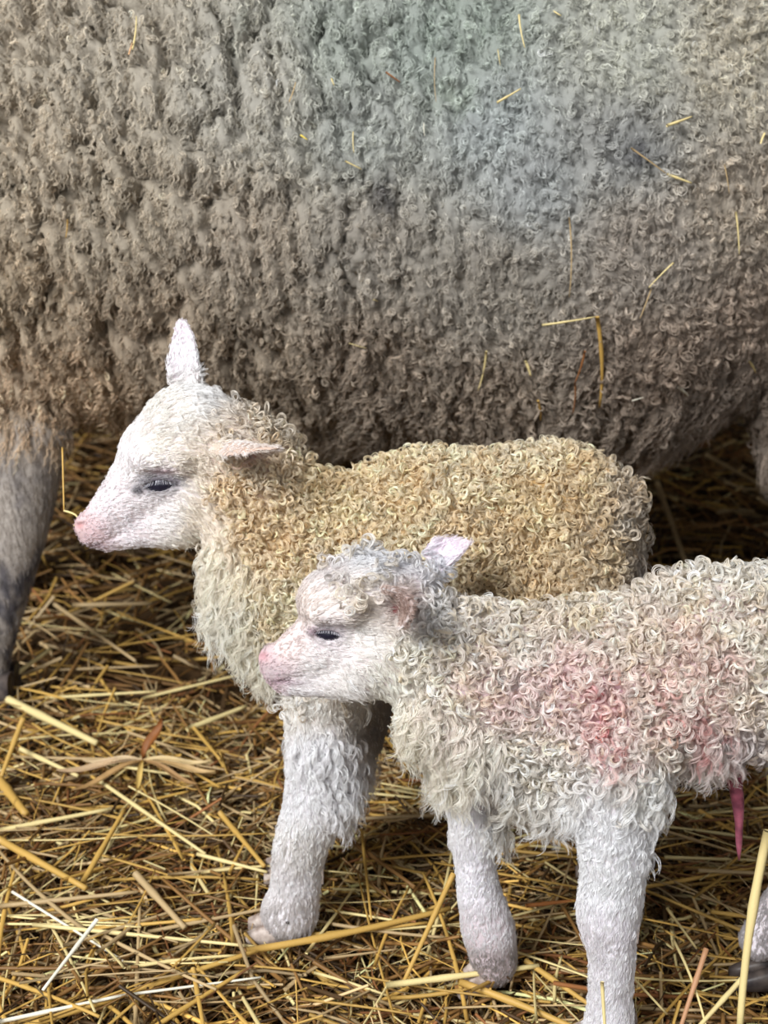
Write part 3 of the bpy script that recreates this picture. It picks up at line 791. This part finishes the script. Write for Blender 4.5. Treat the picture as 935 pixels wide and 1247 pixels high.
white = dict(
    Y=0.755, origin=(P(700, 850, 0.755)[0],), seed=4,
    label='white lamb with pink blood-stained curls in front, holding up one foreleg beside the cream-curled lamb',
    lo=(-0.10, 0.655, -0.02), hi=(0.40, 0.855, 0.375),
    cones=[
        ((590, 835, 82), (700, 850, 102), .82, .02), ((700, 850, 102), (870, 812, 106), .82, .02), ((870, 812, 106), (1010, 800, 104), .8, .02), ((1010, 810, 104), (1040, 820, 100), .78, .02),
        ((490, 778, 60), (595, 830, 84), .78, .015), ((545, 835, 56), (610, 895, 58), .8, .02), ((600, 900, 60), (680, 930, 64), .8, .02),
        ((455, 728, 55), (480, 735, 54), .85, .008), ((402, 735, 40), (440, 720, 48), .88, .008), ((405, 775, 44), (348, 808, 27), .78, .006),
        ((331, 802, 17), (334, 815, 16), .95, .004), ((430, 815, 38), (350, 828, 19), .78, .006), ((450, 790, 52), (475, 795, 52), .82, .01),
        ((385, 745, 13, -.021), (422, 744, 15, -.024), 1, .01), ((385, 745, 13, .021), (422, 744, 15, .024), 1, .01),
        ((1120, 760, 22), (1140, 900, 18), .9, .01),
    ],
    legs=[
        [(748, 900, 66, -.03), (748, 1000, 46, -.034), (747, 1060, 37, -.035), (740, 1112, 35, -.035), (744, 1160, 27, -.035), (742, 1210, 24, -.035), (741, 1250, 29, -.035)],
        [(615, 900, 40, .03), (577, 955, 29, .033), (575, 1010, 27, .034), (580, 1065, 23, .034), (592, 1125, 30, .034), (600, 1160, 28, .034), (601, 1178, 22, .034)],
        [(1030, 860, 84, -.03), (1030, 960, 50, -.035), (1065, 1050, 26, -.035), (1050, 1150, 20, -.035), (1040, 1245, 24, -.035)],
        [(1010, 860, 76, .03), (1000, 950, 42, .033), (1005, 1010, 24, .034), (958, 1085, 19, .034), (924, 1145, 23, .034)],
    ],
    ears=[dict(b=(528, 684, .026), t=(597, 609, .040), n=(-0.55, -0.8, 0.1), w=21, cup=.55),
          dict(b=(480, 742, -.036), t=(498, 728, -.078), n=(-0.75, -0.1, -0.35), w=25, cup=.75)],
    eye=(398, 772), eye_r=0.0068, eye_tilt=0.12, eye_open=0.5, lash=0.003,
    nostril=[(317, 801, 325, 796, 0.0020)],
    mouth=[(322, 829), (335, 832), (348, 829), (358, 823), (368, 822)],
    skin=[(318, 800, 198, 172, 174), (330, 825, 192, 176, 178), (350, 780, 220, 206, 202), (380, 740, 222, 210, 204), (398, 772, 222, 212, 214), (440, 700, 214, 206, 204),
          (380, 830, 222, 216, 214), (460, 760, 220, 212, 208), (580, 635, 238, 206, 218), (550, 670, 226, 212, 220), (500, 800, 214, 202, 200), (600, 820, 214, 192, 196), (720, 850, 216, 178, 186), (900, 800, 212, 188, 190),
          (745, 1060, 232, 228, 232), (580, 1050, 230, 226, 232), (595, 1170, 206, 192, 196), (742, 1220, 224, 220, 224), (700, 760, 206, 190, 186)],
    marks=[(398, 772, 17, 8, (86, 70, 82), .9), (381, 769, 7, 6, (120, 84, 100), .7), (320, 799, 7, 6, (180, 122, 130), .6), (345, 830, 22, 4, (150, 116, 132), .5),
           (489, 735, 22, 22, (150, 122, 112), .85), (480, 742, 6, 8, (110, 40, 40), .9)],
    coat=[
        (318, 802, 1.2, 0, 1, -.2, 202, 182, 184), (330, 828, 1.6, 0, 1, .1, 210, 186, 192), (345, 785, 2, 0, .9, -.4, 216, 200, 196), (370, 740, 3.2, 0, .6, -.8, 224, 214, 208), (398, 772, 2.2, 0, 1, 0, 234, 228, 230),
        (385, 800, 4, 0, 1, .2, 240, 236, 234), (360, 840, 6, 0, 1, .3, 240, 236, 236), (420, 840, 9, .1, 1, .5, 240, 236, 232), (400, 700, 8, .3, .8, -.4, 220, 214, 212), (440, 680, 9, .35, 1, -.2, 226, 226, 228),
        (480, 670, 10, .3, 1, 0, 228, 228, 232), (430, 730, 8, .45, 1, 0, 236, 228, 218), (440, 780, 7, .1, 1, .1, 240, 236, 232), (470, 830, 10, .2, .8, .8, 242, 238, 228), (490, 735, 5, 0.1, 1, -.2, 214, 200, 192), (548, 664, 4, 0, .7, -.7, 232, 222, 230),
        (530, 690, 10, .4, 1, .3, 226, 226, 230), (565, 650, 3, 0, .7, -.7, 244, 234, 236), (592, 615, 1.5, 0, .7, -.7, 244, 216, 228), (520, 740, 9, .6, 1, .2, 232, 230, 228), (500, 800, 9, .5, .4, 1, 240, 234, 222),
        (500, 880, 25, .25, .1, 1, 242, 236, 220), (550, 930, 26, .25, .1, 1, 242, 236, 222), (610, 990, 22, .2, .2, 1, 242, 236, 224), (670, 1000, 20, .2, .1, 1, 240, 236, 230),
        (560, 830, 8, .95, .2, 1, 240, 232, 220), (600, 760, 8, 1, .5, .5, 236, 230, 222), (640, 850, 8, 1, .3, 1, 240, 230, 220), (700, 760, 8, 1, .5, .5, 236, 228, 216), (720, 860, 8, .95, .3, 1, 240, 220, 214),
        (800, 800, 8, 1, .5, .5, 236, 226, 214), (880, 720, 8, 1, .5, .5, 238, 232, 222), (920, 830, 8, 1, .3, 1, 236, 228, 216), (800, 900, 9, .9, .1, 1, 240, 230, 220), (650, 930, 10, .7, .1, 1, 242, 236, 226),
        (780, 960, 14, .5, .2, 1, 242, 240, 234), (860, 945, 19, .4, .3, 1, 238, 232, 226), (920, 930, 12, .5, .3, 1, 220, 212, 210), (745, 1010, 10, .3, .1, 1, 250, 250, 252), (790, 1040, 12, .15, .7, 1, 248, 248, 250), (745, 1050, 7, .05, 0, 1, 250, 250, 252), (710, 1020, 11, .15, -.3, 1, 248, 248, 250),
        (745, 1080, 9, .02, 0, 1, 250, 250, 252), (735, 1130, 6, 0, 0, 1, 246, 242, 246), (742, 1220, 7, 0, 0, 1, 246, 243, 246), (577, 980, 5, 0, 0, 1, 250, 248, 251), (580, 1060, 4, 0, 0, 1, 248, 246, 250),
        (595, 1140, 4, 0, 0, 1, 240, 238, 240), (600, 1175, 4, 0, 0, 1, 176, 168, 166), (940, 1140, 4, 0, 0, 1, 190, 184, 184)],
    stains=[(733, 860, 14, 60, (196, 60, 60), .9, 190), (752, 905, 26, 36, (196, 76, 70), .6, 190), (830, 860, 50, 40, (200, 84, 84), .7, 170), (870, 900, 24, 20, (200, 74, 74), .7, 190),
            (710, 830, 80, 60, (228, 184, 190), .6, 60), (600, 850, 80, 60, (230, 196, 200), .5, 60), (860, 800, 80, 60, (220, 170, 164), .5, 80), (595, 845, 22, 14, (206, 170, 100), .5, 90),
            (745, 760, 200, 30, (222, 204, 168), .6, 60), (745, 1105, 25, 30, (170, 150, 150), .35, 80), (595, 1165, 30, 12, (120, 110, 104), .6, 90), (430, 730, 40, 30, (206, 190, 166), .5, 70)],
    tint=(226, 206, 166), tint_amt=.5, tint_freq=45, coil_R=0.0042,
    n_coil=8500, n_fringe=1250, n_lock=5500, n_short=26000,
    bald=[(398, 772, 7), (318, 800, 5), (480, 742, 7)],
    earzones=[(490, 733, 32, 32, .046, 3, (190, 166, 156))],
    hooves=[(738, 1262, -.035, .030, False, False, 0.0), (590, 1196, .034, .024, False, True, 0.5), (1034, 1255, -.035, .034, True, False, 0.0), (928, 1170, .034, .025, True, False, 0.0)],
)
lamb_c, Vc, Qc = build_lamb(cream)
lamb_w, Vw, Qw = build_lamb(white)

def tube(path, radii, sides=8, flat=1.0):
    path = np.array(path, float); n = len(path)
    T = norm(np.gradient(path, axis=0))
    ref = np.array([0.13, 0.31, 1.0]) if abs(T[0][2]) < 0.9 else np.array([1.0, 0.2, 0])
    A = norm(np.cross(T, ref)); B = np.cross(T, A)
    a = np.linspace(0, 2 * PI, sides, endpoint=False)
    V = path[:, None, :] + radii[:, None, None] * (np.cos(a)[None, :, None] * A[:, None, :] + flat * np.sin(a)[None, :, None] * B[:, None, :])
    idx = np.arange(n * sides).reshape(n, sides)
    Q = np.stack([idx[:-1], np.roll(idx, -1, 1)[:-1], np.roll(idx, -1, 1)[1:], idx[1:]], -1).reshape(-1, 4)
    caps = []
    for r_ in (idx[0], idx[-1]):
        for k in range(1, sides - 1, 2): caps.append([r_[0], r_[k], r_[k + 1], r_[(k + 2) % sides] if k + 2 <= sides - 1 else r_[0]])
    caps = [c for c in caps if len(set(c)) == 4]
    return V.reshape(-1, 3), np.vstack([Q, np.array(caps, int)]) if caps else Q
tt = np.linspace(0, 1, 14)
path = np.array([P(888 + 15 * t + 4 * math.sin(4 * t), 925 + 122 * t, 0.745) for t in tt])
V_, Q_ = tube(path, np.interp(tt, [0, .15, .5, .85, 1], [.0078, .0060, .0038, .0022, .0008]) * (1 + 0.05 * np.sin(tt * 17)), 10)
mesh_obj('umbilical_cord', V_, Q_, M_CORD, lamb_w)

# ------------------------------------------------------------------ straw
GOLD, PALE, TAN, BROWN, DARK, WHITE, RED = (196, 157, 82), (226, 206, 146), (182, 156, 114), (134, 98, 54), (78, 58, 36), (232, 226, 206), (140, 92, 54)
rng = np.random.default_rng(21)
def pile(x, y):
    q = np.stack([np.asarray(x) * 5, np.asarray(y) * 5, np.zeros_like(np.asarray(x))], -1)
    return 0.010 * noise(q, 51) + 0.005 * noise(q * 3.1, 52)
def batch(n, xr, yr, zr, Lr, Rr, tilt, pal, probs, sides=5, K=4, flat=1.0, bend=0.06, colour_jit=0.24):
    x = rng.uniform(*xr, n); y = rng.uniform(*yr, n)
    z = pile(x, y) + rng.uniform(*zr, n)
    th = rng.uniform(0, PI * 2, n); el = rng.normal(size=n) * tilt
    L = rng.uniform(0, 1, n) ** 1.7 * (Lr[1] - Lr[0]) + Lr[0]; R = rng.uniform(*Rr, n)
    d = np.stack([np.cos(th) * np.cos(el), np.sin(th) * np.cos(el), np.sin(el)], -1)
    sd = norm(np.cross(d, [0, 0, 1.0])); up = np.cross(sd, d)
    s = np.linspace(-0.5, 0.5, K)
    bx = rng.normal(size=n) * bend; bz = rng.normal(size=n) * bend * 0.5
    c = np.stack([x, y, z], -1)[:, None, :] + d[:, None, :] * (s[None, :] * L[:, None])[..., None] \
        + sd[:, None, :] * (bx * L)[:, None, None] * (4 * s ** 2)[None, :, None] + up[:, None, :] * (bz * L)[:, None, None] * (4 * s ** 2)[None, :, None]
    a = np.linspace(0, 2 * PI, sides, endpoint=False) + 0.3
    tw = rng.uniform(0, 2 * PI, n)
    A = sd * np.cos(tw)[:, None] + up * np.sin(tw)[:, None]; B = -sd * np.sin(tw)[:, None] + up * np.cos(tw)[:, None]
    tap = 1 - 0.3 * (s + 0.5)
    V = c[:, :, None, :] + (R[:, None] * tap[None, :])[:, :, None, None] * (np.cos(a)[None, None, :, None] * A[:, None, None, :] + flat * np.sin(a)[None, None, :, None] * B[:, None, None, :])
    idx = np.arange(n * K * sides).reshape(n, K, sides)
    Q = np.stack([idx[:, :-1], np.roll(idx, -1, 2)[:, :-1], np.roll(idx, -1, 2)[:, 1:], idx[:, 1:]], -1).reshape(-1, 4)
    pc = lin(np.array(pal, float))[rng.choice(len(pal), n, p=probs)] * (1 + rng.normal(size=(n, 1)) * colour_jit)
    pc = np.clip(pc, 0.01, 0.9)
    C = np.broadcast_to(pc[:, None, :], (n, K * sides, 3)).reshape(-1, 3)
    return V.reshape(-1, 3), Q, C
def join(parts):
    Vs, Qs, Cs = [], [], []; o = 0
    for V, Q, C in parts:
        Vs.append(V); Qs.append(Q + o); Cs.append(C); o += len(V)
    return np.vstack(Vs), np.vstack(Qs), np.vstack(Cs)
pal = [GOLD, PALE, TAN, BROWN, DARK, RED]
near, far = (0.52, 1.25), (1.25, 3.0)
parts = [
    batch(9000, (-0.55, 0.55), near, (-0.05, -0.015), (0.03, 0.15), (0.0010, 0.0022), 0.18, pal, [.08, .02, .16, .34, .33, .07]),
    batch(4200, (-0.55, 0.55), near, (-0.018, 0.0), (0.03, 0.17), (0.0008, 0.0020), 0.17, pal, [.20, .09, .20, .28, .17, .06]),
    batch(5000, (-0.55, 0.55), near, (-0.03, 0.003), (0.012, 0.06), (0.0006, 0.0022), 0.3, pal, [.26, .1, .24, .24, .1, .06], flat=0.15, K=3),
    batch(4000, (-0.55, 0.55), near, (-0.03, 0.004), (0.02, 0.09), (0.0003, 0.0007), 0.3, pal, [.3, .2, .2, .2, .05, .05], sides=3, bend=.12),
    batch(9000, (-1.3, 1.3), far, (-0.05, 0.0), (0.05, 0.2), (0.0012, 0.0028), 0.22, pal, [.12, .03, .18, .33, .29, .05]),  # dirty far litter, mixed darker to deepen the shade behind the ewe
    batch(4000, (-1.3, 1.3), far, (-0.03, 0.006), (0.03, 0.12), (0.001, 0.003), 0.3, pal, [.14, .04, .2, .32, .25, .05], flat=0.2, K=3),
]
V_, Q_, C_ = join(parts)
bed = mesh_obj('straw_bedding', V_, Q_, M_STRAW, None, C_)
tag(bed, 'loose brown and golden straw litter covering the barn floor', 'straw', kind='stuff')

def stalk(pa, pb, ra, col, label, group=None, sag=0.0, kink=None, flat=1.0, name='straw_stalk', side=0.0, cat='straw', taper=0.7):
    pa, pb = np.array(pa, float), np.array(pb, float)
    t = np.linspace(0, 1, 9)
    path = pa + (pb - pa) * t[:, None]
    L = np.linalg.norm(pb - pa)
    sd = norm(np.cross(pb - pa, [0, 0, 1.0]) + 1e-6)
    path += sd * (side * L * 4 * t * (1 - t))[:, None]
    path[:, 2] -= sag * L * 4 * t * (1 - t)
    if kink is not None: 
        kp = np.array(kink, float); path = np.vstack([pa + (kp - pa) * np.linspace(0, 1, 5)[:, None], (kp + (pb - kp) * np.linspace(0, 1, 5)[:, None])[1:]])
    rad = ra * np.linspace(1, taper, len(path))
    node = np.ones(len(path)); 
    if ra > 0.0014: node[3] = 1.22
    V, Q = tube(path, rad * node, 8, flat)
    cc = lin(col) * (1 + 0.06 * noise(V * 120, 3)[:, None])
    mid = path.mean(0)
    o = mesh_obj(name, V, Q, M_STRAW, None, np.clip(cc, 0, .95), origin=mid)
    return tag(o, label, cat, group)

def g(px, py, z): return on_z(px, py, z)
# stalks one can pick out on the bedding: (x1,y1,z1, x2,y2,z2, width px, colour, label, side bend)
HAND = [
    (935, 1012, .16, 900, 1262, .01, 11, PALE, 'thick upright pale gold stalk leaning at the right in front of the hind hoof', .02),
    (-5, 1262, .006, 318, 1156, .012, 8, GOLD, 'long gold stalk running up to the cream-curled lamb hoof, lower half', 0),
    (300, 1158, .012, 548, 1106, .012, 9, GOLD, 'long thick gold stalk lying just in front of the cream-curled lamb hoof', .02),
    (552, 1064, .055, 492, 1195, .004, 7, GOLD, 'slanting gold stalk standing between the hooves of both lambs', 0),
    (470, 1200, .012, 656, 1176, .014, 8, PALE, 'pale yellow stalk lying under the raised hoof of the white lamb', 0),
    (560, 1196, .008, 720, 1262, .004, 9, GOLD, 'thick gold stalk running down from the raised hoof of the white lamb', -.02),
    (10, 852, .012, 118, 905, .012, 10, PALE, 'broad pale yellow stalk beside the ewe foreleg, thickest there', 0),
    (-5, 945, .012, 32, 992, .010, 12, GOLD, 'short fat gold stalk at the left edge of the bedding', 0),
    (28, 875, .05, 0, 950, .012, 7, GOLD, 'gold stalk propped up steeply at the left edge below the ewe leg', 0),
    (25, 912, .012, 95, 945, .012, 6, PALE, 'pale stalk between the fat gold stalk and the brown dead leaf', 0),
    (-5, 1020, .012, 105, 1082, .012, 9, GOLD, 'long gold stalk slanting down to the dark hole in the bedding', 0),
    (-5, 1012, .012, 135, 985, .012, 6, PALE, 'thin yellow stalk rising gently to the right above the dark hole', 0),
    (118, 1120, .03, 52, 1206, .012, 5, WHITE, 'bleached white stalk standing aslant over the left bedding', 0),
    (15, 1086, .012, 150, 1170, .010, 3.5, WHITE, 'thin white stalk slanting down past the bleached one', 0),
    (-5, 1245, .012, 150, 1212, .012, 5, WHITE, 'whitish stalk low down at the left, nearly level', 0),
    (150, 1212, .012, 318, 1190, .010, 3.5, WHITE, 'thin whitish stalk continuing below the cream-curled lamb hoof', 0),
    (100, 1076, .012, 152, 985, .035, 7, GOLD, 'gold stalk rising from the dark hole towards the brown dead leaf', 0),
    (-5, 1104, .010, 168, 1086, .012, 6, TAN, 'tan stalk lying level over the dark hole', 0),
    (40, 1126, .012, 312, 1153, .010, 5, PALE, 'pale stalk ending at the cream-curled lamb hoof', 0),
    (165, 1064, .020, 225, 1130, .012, 9, TAN, 'broad tan blade bent over in the middle of the left bedding', 0),
    (180, 1135, .010, 330, 1105, .010, 5, TAN, 'thin tan stalk touching the cream-curled lamb hoof from the left', 0),
    (228, 888, .012, 300, 860, .012, 7, PALE, 'bright yellow stalk left of the cream-curled lamb knee', 0),
    (235, 885, .012, 268, 925, .012, 5, GOLD, 'short gold stalk crossing under the bright yellow one', 0),
    (120, 950, .012, 250, 1040, .012, 5, PALE, 'pale thin stalk slanting through the middle of the left bedding', 0),
    (240, 1040, .012, 325, 1062, .012, 5, PALE, 'pale stalk slanting down to the cream-curled lamb shin', 0),
    (268, 990, .012, 322, 1055, .012, 7, GOLD, 'orange gold stalk beside the cream-curled lamb shin', 0),
    (55, 850, .010, 190, 842, .012, 4, PALE, 'thin pale stalk under the nose shadow, nearly level', 0),
    (175, 850, .014, 290, 822, .018, 4, PALE, 'long thin pale stalk reaching the fringe of the cream-curled lamb', 0),
    (65, 735, .012, 165, 805, .012, 5, TAN, 'tan stalk slanting beneath the chin of the cream-curled lamb', 0),
    (88, 737, .012, 185, 735, .010, 6, TAN, 'level tan stalk beneath the chin of the cream-curled lamb', 0),
    (0, 835, .010, 62, 790, .03, 6, PALE, 'pale stalk rising from the ewe hoof', 0),
    (700, 1192, .035, 752, 1262, .04, 1, PALE, None, 0),
    (820, 1145, .06, 862, 1262, .005, 3.5, PALE, 'thin pale stem standing right of the white lamb foreleg', -.05),
    (812, 1106, .06, 848, 1155, .03, 3.5, PALE, 'upper half of a bent pale stem right of the white lamb foreleg', 0),
    (860, 1155, .055, 825, 1262, .008, 6.5, (190, 142, 104), 'reddish tan stub standing right of the white lamb foreleg', 0),
    (905, 1190, .030, 840, 1262, .008, 6, PALE, 'pale stalk leaning against the thick upright stalk', 0),
    (735, 1152, .075, 812, 1235, .02, 3.5, PALE, 'thin stem crossing the white lamb foreleg', 0),
    (400, 990, .012, 460, 1010, .012, 4, GOLD, 'small gold stalk behind the cream-curled lamb shin', 0),
    (395, 960, .012, 508, 972, .012, 4, PALE, 'pale stalk behind the two lambs, nearly level', 0),
    (415, 1015, .012, 505, 1080, .012, 6, BROWN, 'brown gold stalk between the lambs slanting down', 0),
    (440, 1010, .02, 452, 1120, .01, 4, GOLD, 'upright gold stem between the two lambs', 0),
    (800, 588, .03, 840, 700, .004, 7, TAN, 'long grey-tan stalk in the shade behind the cream-curled lamb rump', 0),
    (860, 555, .012, 925, 590, .012, 6, TAN, 'grey-tan stalk lying in the shade beneath the ewe belly', 0),
    (665, 1020, .012, 735, 1050, .010, 6, GOLD, 'gold stalk behind the white lamb, under its brisket', 0),
    (640, 1103, .012, 705, 1096, .012, 5, (176, 112, 60), 'orange brown stalk between the white lamb forelegs', 0),
    (850, 1060, .012, 935, 1064, .012, 5, TAN, 'tan stalk under the belly of the white lamb', 0),
    (865, 1110, .012, 935, 1120, .010, 5, GOLD, 'gold stalk beside the white lamb hind hoof', 0),
    (640, 1170, .012, 720, 1225, .012, 7, GOLD, 'gold stalk between the white lamb forelegs, slanting', 0),
    (170, 1262, .012, 300, 1180, .012, 6, GOLD, 'gold stalk low down, rising toward the cream-curled lamb hoof', 0),
    (235, 1180, .012, 250, 1262, .012, 6, GOLD, 'gold stalk pointing at the viewer in the low foreground', 0),
]
for (x1, y1, z1, x2, y2, z2, w, c, lab, sd) in HAND:
    if lab is None: continue
    a, b = g(x1, y1, z1), g(x2, y2, z2)
    m = np.linalg.norm((a + b) / 2 - CAM) / F
    stalk(a, b, w * 0.5 * m, c, lab, side=sd)
# stalk in front of the white lamb's foreleg
stalk(P(733, 1196, .675), P(737, 1262, .665), 0.0014, PALE, 'short upright stalk right in front of the white lamb foreleg')

# loose stalks on top of the bedding
zones = [('beside the ewe foreleg', 0, 200, 720, 880), ('in the left foreground', 0, 300, 1090, 1247), ('left of the lambs', 0, 320, 880, 1090),
         ('between the lambs', 380, 560, 950, 1247), ("behind the white lamb's raised foreleg", 600, 710, 1010, 1247), ("beside the white lamb's planted foreleg", 790, 935, 980, 1247), ('beneath the cream-curled lamb muzzle', 90, 280, 690, 860)]
cnt = [18, 50, 50, 36, 20, 26, 12]
cn = {'gold': GOLD, 'pale': PALE, 'tan': TAN, 'brown': BROWN}
for (zn, x0, x1, y0, y1), nn in zip(zones, cnt):
    for i in range(nn):
        a = g(rng.uniform(x0, x1), rng.uniform(y0, y1), 0)
        th = rng.choice([rng.normal() * 0.5, rng.uniform(0, PI)]); L = rng.uniform(0.05, 0.17)
        key = rng.choice(['gold', 'pale', 'tan', 'brown'], p=[.42, .26, .2, .12])
        d = np.array([math.cos(th), math.sin(th), 0]) * L / 2
        pa, pb = a - d, a + d
        e = rng.normal() * 0.06
        pa[2] = pile(pa[0], pa[1]) + 0.004 + rng.uniform(0, .006) - e * L / 2; pb[2] = pile(pb[0], pb[1]) + 0.004 + rng.uniform(0, .006) + e * L / 2
        lay = 'lying crosswise' if abs(math.sin(th)) < 0.5 else 'lying lengthwise'
        lab = f'loose {key} straw stalk {lay} {zn}'
        stalk(pa, pb, rng.uniform(0.0008, 0.0019), tuple(np.clip(np.array(cn[key]) * rng.uniform(.9, 1.08), 0, 250)), lab, f'{key} stalks {lay} {zn}', side=rng.normal() * .02, flat=rng.choice([1, .6]))

# ------------------------------------------------------------------ bits caught in the ewe's wool
def on_ewe(px, py, off):
    d = norm(ray(px, py))
    hit = bvh_ewe.ray_cast(Vector(CAM), Vector(d))
    q = np.array(hit[0]) if hit[0] is not None else P(px, py, 1.15)
    return q - d * off
BITS = [
    (632, 18, 639, 58, 3.0, PALE, 'thin pale stalk near the top of the ewe back'),
    (605, 125, 634, 108, 4.5, PALE, 'short bright stalk on the ewe flank below the thin pale one'),
    (606, 60, 609, 80, 2.5, PALE, 'tiny pale sliver on the ewe flank'),
    (812, 153, 842, 142, 5.5, PALE, 'short broad blade of straw high on the ewe rear flank'),
    (768, 180, 812, 212, 3.0, TAN, 'thin tan half of a bent straw beside the dark wool patch'),
    (812, 212, 842, 223, 5.0, PALE, 'bright tip of the bent straw beside the dark wool patch'),
    (693, 265, 693, 362, 2.8, TAN, 'long thin vertical straw on the middle of the ewe flank'),
    (660, 396, 724, 386, 4.2, PALE, 'level pale straw on the ewe lower flank'),
    (727, 386, 730, 496, 5.5, GOLD, 'long vertical gold straw hanging on the ewe lower flank'),
    (820, 320, 790, 350, 3.2, PALE, 'upper piece of a slanting pale straw on the ewe rear flank'),
    (793, 352, 779, 388, 2.4, TAN, 'lower piece of a slanting pale straw on the ewe rear flank'),
    (896, 258, 900, 310, 3.0, PALE, 'thin vertical straw near the ewe rump'),
    (882, 200, 888, 236, 2.2, TAN, 'faint thin straw near the ewe rump'),
    (592, 428, 582, 476, 3.0, PALE, 'curved pale straw low on the ewe belly'),
    (640, 440, 646, 458, 5.0, PALE, 'small pale husk low on the ewe belly'),
    (712, 428, 700, 466, 4.0, RED, 'russet sliver of leaf beside the long gold straw'),
    (700, 466, 697, 505, 2.5, RED, 'dark russet stem below the russet sliver'),
    (655, 488, 658, 512, 3.5, GOLD, 'short gold stalk just above the cream-curled lamb back'),
    (826, 472, 838, 482, 6.0, WHITE, 'white husk on the ewe belly wool'),
    (770, 488, 783, 484, 4.5, WHITE, 'small white flake on the ewe belly wool'),
    (912, 440, 920, 454, 4.0, PALE, 'pale flake near the ewe hind leg'),
    (430, 160, 431, 186, 2.2, PALE, 'short thin pale straw on the ewe side'),
    (367, 165, 374, 170, 5.5, (232, 206, 90), 'tiny bright yellow flake on the ewe side'),
    (420, 196, 440, 206, 3.0, PALE, 'small yellow sliver under the short thin straw'),
    (352, 124, 360, 100, 2.2, TAN, 'thin tan straw on the ewe shoulder side'),
    (161, 60, 166, 20, 2.2, PALE, 'thin straw high on the ewe shoulder'),
    (157, 66, 161, 52, 4.5, (224, 176, 130), 'short orange-tan chip high on the ewe shoulder'),
    (470, 88, 487, 100, 6.0, RED, 'russet leaf scrap high on the ewe side'),
    (425, 418, 446, 424, 2.5, PALE, 'tiny pale straw near the upright ear'),
    (516, 150, 517, 166, 2.6, WHITE, 'tiny white sliver on the ewe side'),
    (82, 268, 80, 290, 2.6, GOLD, 'short gold sliver in the shoulder wool'),
    (931, 162, 926, 175, 3.5, PALE, 'pale sliver at the ewe rump'),
    (530, 70, 531, 124, 1.4, TAN, 'hair-thin vertical stem high on the ewe side'),
    (675, 14, 683, 19, 5.0, PALE, 'pale fleck at the top of the ewe back'),
    (404, 96, 407, 104, 4.0, PALE, 'pale fleck on the ewe side'),
    (455, 365, 460, 367, 3, PALE, 'pale fleck on the ewe lower side'),
]
for (x1, y1, x2, y2, w, c, lab) in BITS:
    a, b = on_ewe(x1, y1, 0.012), on_ewe(x2, y2, 0.012)
    m = np.linalg.norm((a + b) / 2 - CAM) / F
    short = math.hypot(x2 - x1, y2 - y1) < 22
    stalk(a, b, max(w * 0.5 * m, 0.0006), c, lab + ', caught in the wool', name='straw_fleck' if short else 'straw_stalk', flat=0.4 if short else 0.7, taper=0.5, side=0.03)
# straw held at the muzzle
a = P(84, 640, .90); 
stalk(P(76, 545, .96), P(78, 622, .93), 0.0009, GOLD, 'thin bent straw standing by the muzzle of the cream-curled lamb')
stalk(P(78, 622, .93), P(90, 640, .90), 0.0009, PALE, 'short curled straw end touching the muzzle of the cream-curled lamb', side=-.2)

# dead leaf on the bedding
def leaf(px, py, z, L, w, yaw, pitch, col, label):
    c = g(px, py, z); d = np.array([math.cos(yaw) * math.cos(pitch), math.sin(yaw) * math.cos(pitch), math.sin(pitch)])
    sdv = norm(np.cross(d, [0, 0, 1.0])); up = np.cross(sdv, d)
    u, v = np.meshgrid(np.linspace(0, 1, 14), np.linspace(-1, 1, 7), indexing='ij')
    wd = w * np.sin(PI * np.clip(u, 0.02, 0.985)) ** 0.8
    th = 0.0006
    Vt = []
    for s in (1, -1):
        Vt.append(c + d * (u * L)[..., None] + sdv * (wd * v)[..., None] + up * (np.abs(v) * w * 0.6 + 0.003 * np.sin(u * 6) + s * th)[..., None])
    Vl = np.stack(Vt).reshape(-1, 3); i = np.arange(2 * 14 * 7).reshape(2, 14, 7)
    Q = [np.stack([i[k][:-1, :-1], i[k][1:, :-1], i[k][1:, 1:], i[k][:-1, 1:]], -1).reshape(-1, 4)[:, ::(1 if k == 0 else -1)] for k in (0, 1)]
    rim = list(i[0][:, 0]) + list(i[0][-1, 1:]) + list(i[0][::-1, -1][1:]) + list(i[0][0, ::-1][1:])
    rim = [int(r) for r in rim]; n7 = 14 * 7
    Qr = np.array([[rim[k], rim[(k + 1) % len(rim)], rim[(k + 1) % len(rim)] + n7, rim[k] + n7] for k in range(len(rim) - 1)])
    cc = lin(col) * (1 + 0.2 * noise(Vl * 200, 8)[:, None])
    o = mesh_obj('dead_leaf', Vl, np.vstack(Q + [Qr]), M_STRAW, None, np.clip(cc, 0, 1), origin=c)
    return tag(o, label, 'leaf')
leaf(176, 925, 0.012, 0.045, 0.006, 0.9, 0.9, (136, 84, 40), 'pointed rust brown dead leaf standing up from the bedding')
for k, (yaw, L_, w_, pit, col, lab) in enumerate([
        (PI + 0.30, .085, .0050, .05, (190, 160, 124), 'broad dry tan blade sloping left from the rust brown leaf'),
        (PI + 0.12, .060, .0035, .10, (206, 180, 140), 'narrow pale blade left of the rust brown leaf, lying highest'),
        (-0.30, .080, .0045, .03, (186, 154, 104), 'broad dry tan blade sloping right from the rust brown leaf'),
        (-0.12, .070, .0035, .08, (204, 178, 128), 'narrow pale blade right of the rust brown leaf, lying highest'),
        (-0.62, .075, .0030, .02, (160, 124, 80), 'brown blade running down and right from the rust brown leaf'),
        (PI + 0.75, .080, .0038, .02, (176, 140, 92), 'brown blade running down and left from the rust brown leaf'),
        (-1.50, .055, .0028, .02, (210, 178, 104), 'gold blade running straight down from the rust brown leaf')]):
    leaf(174, 928 , 0.013 + 0.0015 * k, L_, w_, yaw, pit, col, lab)
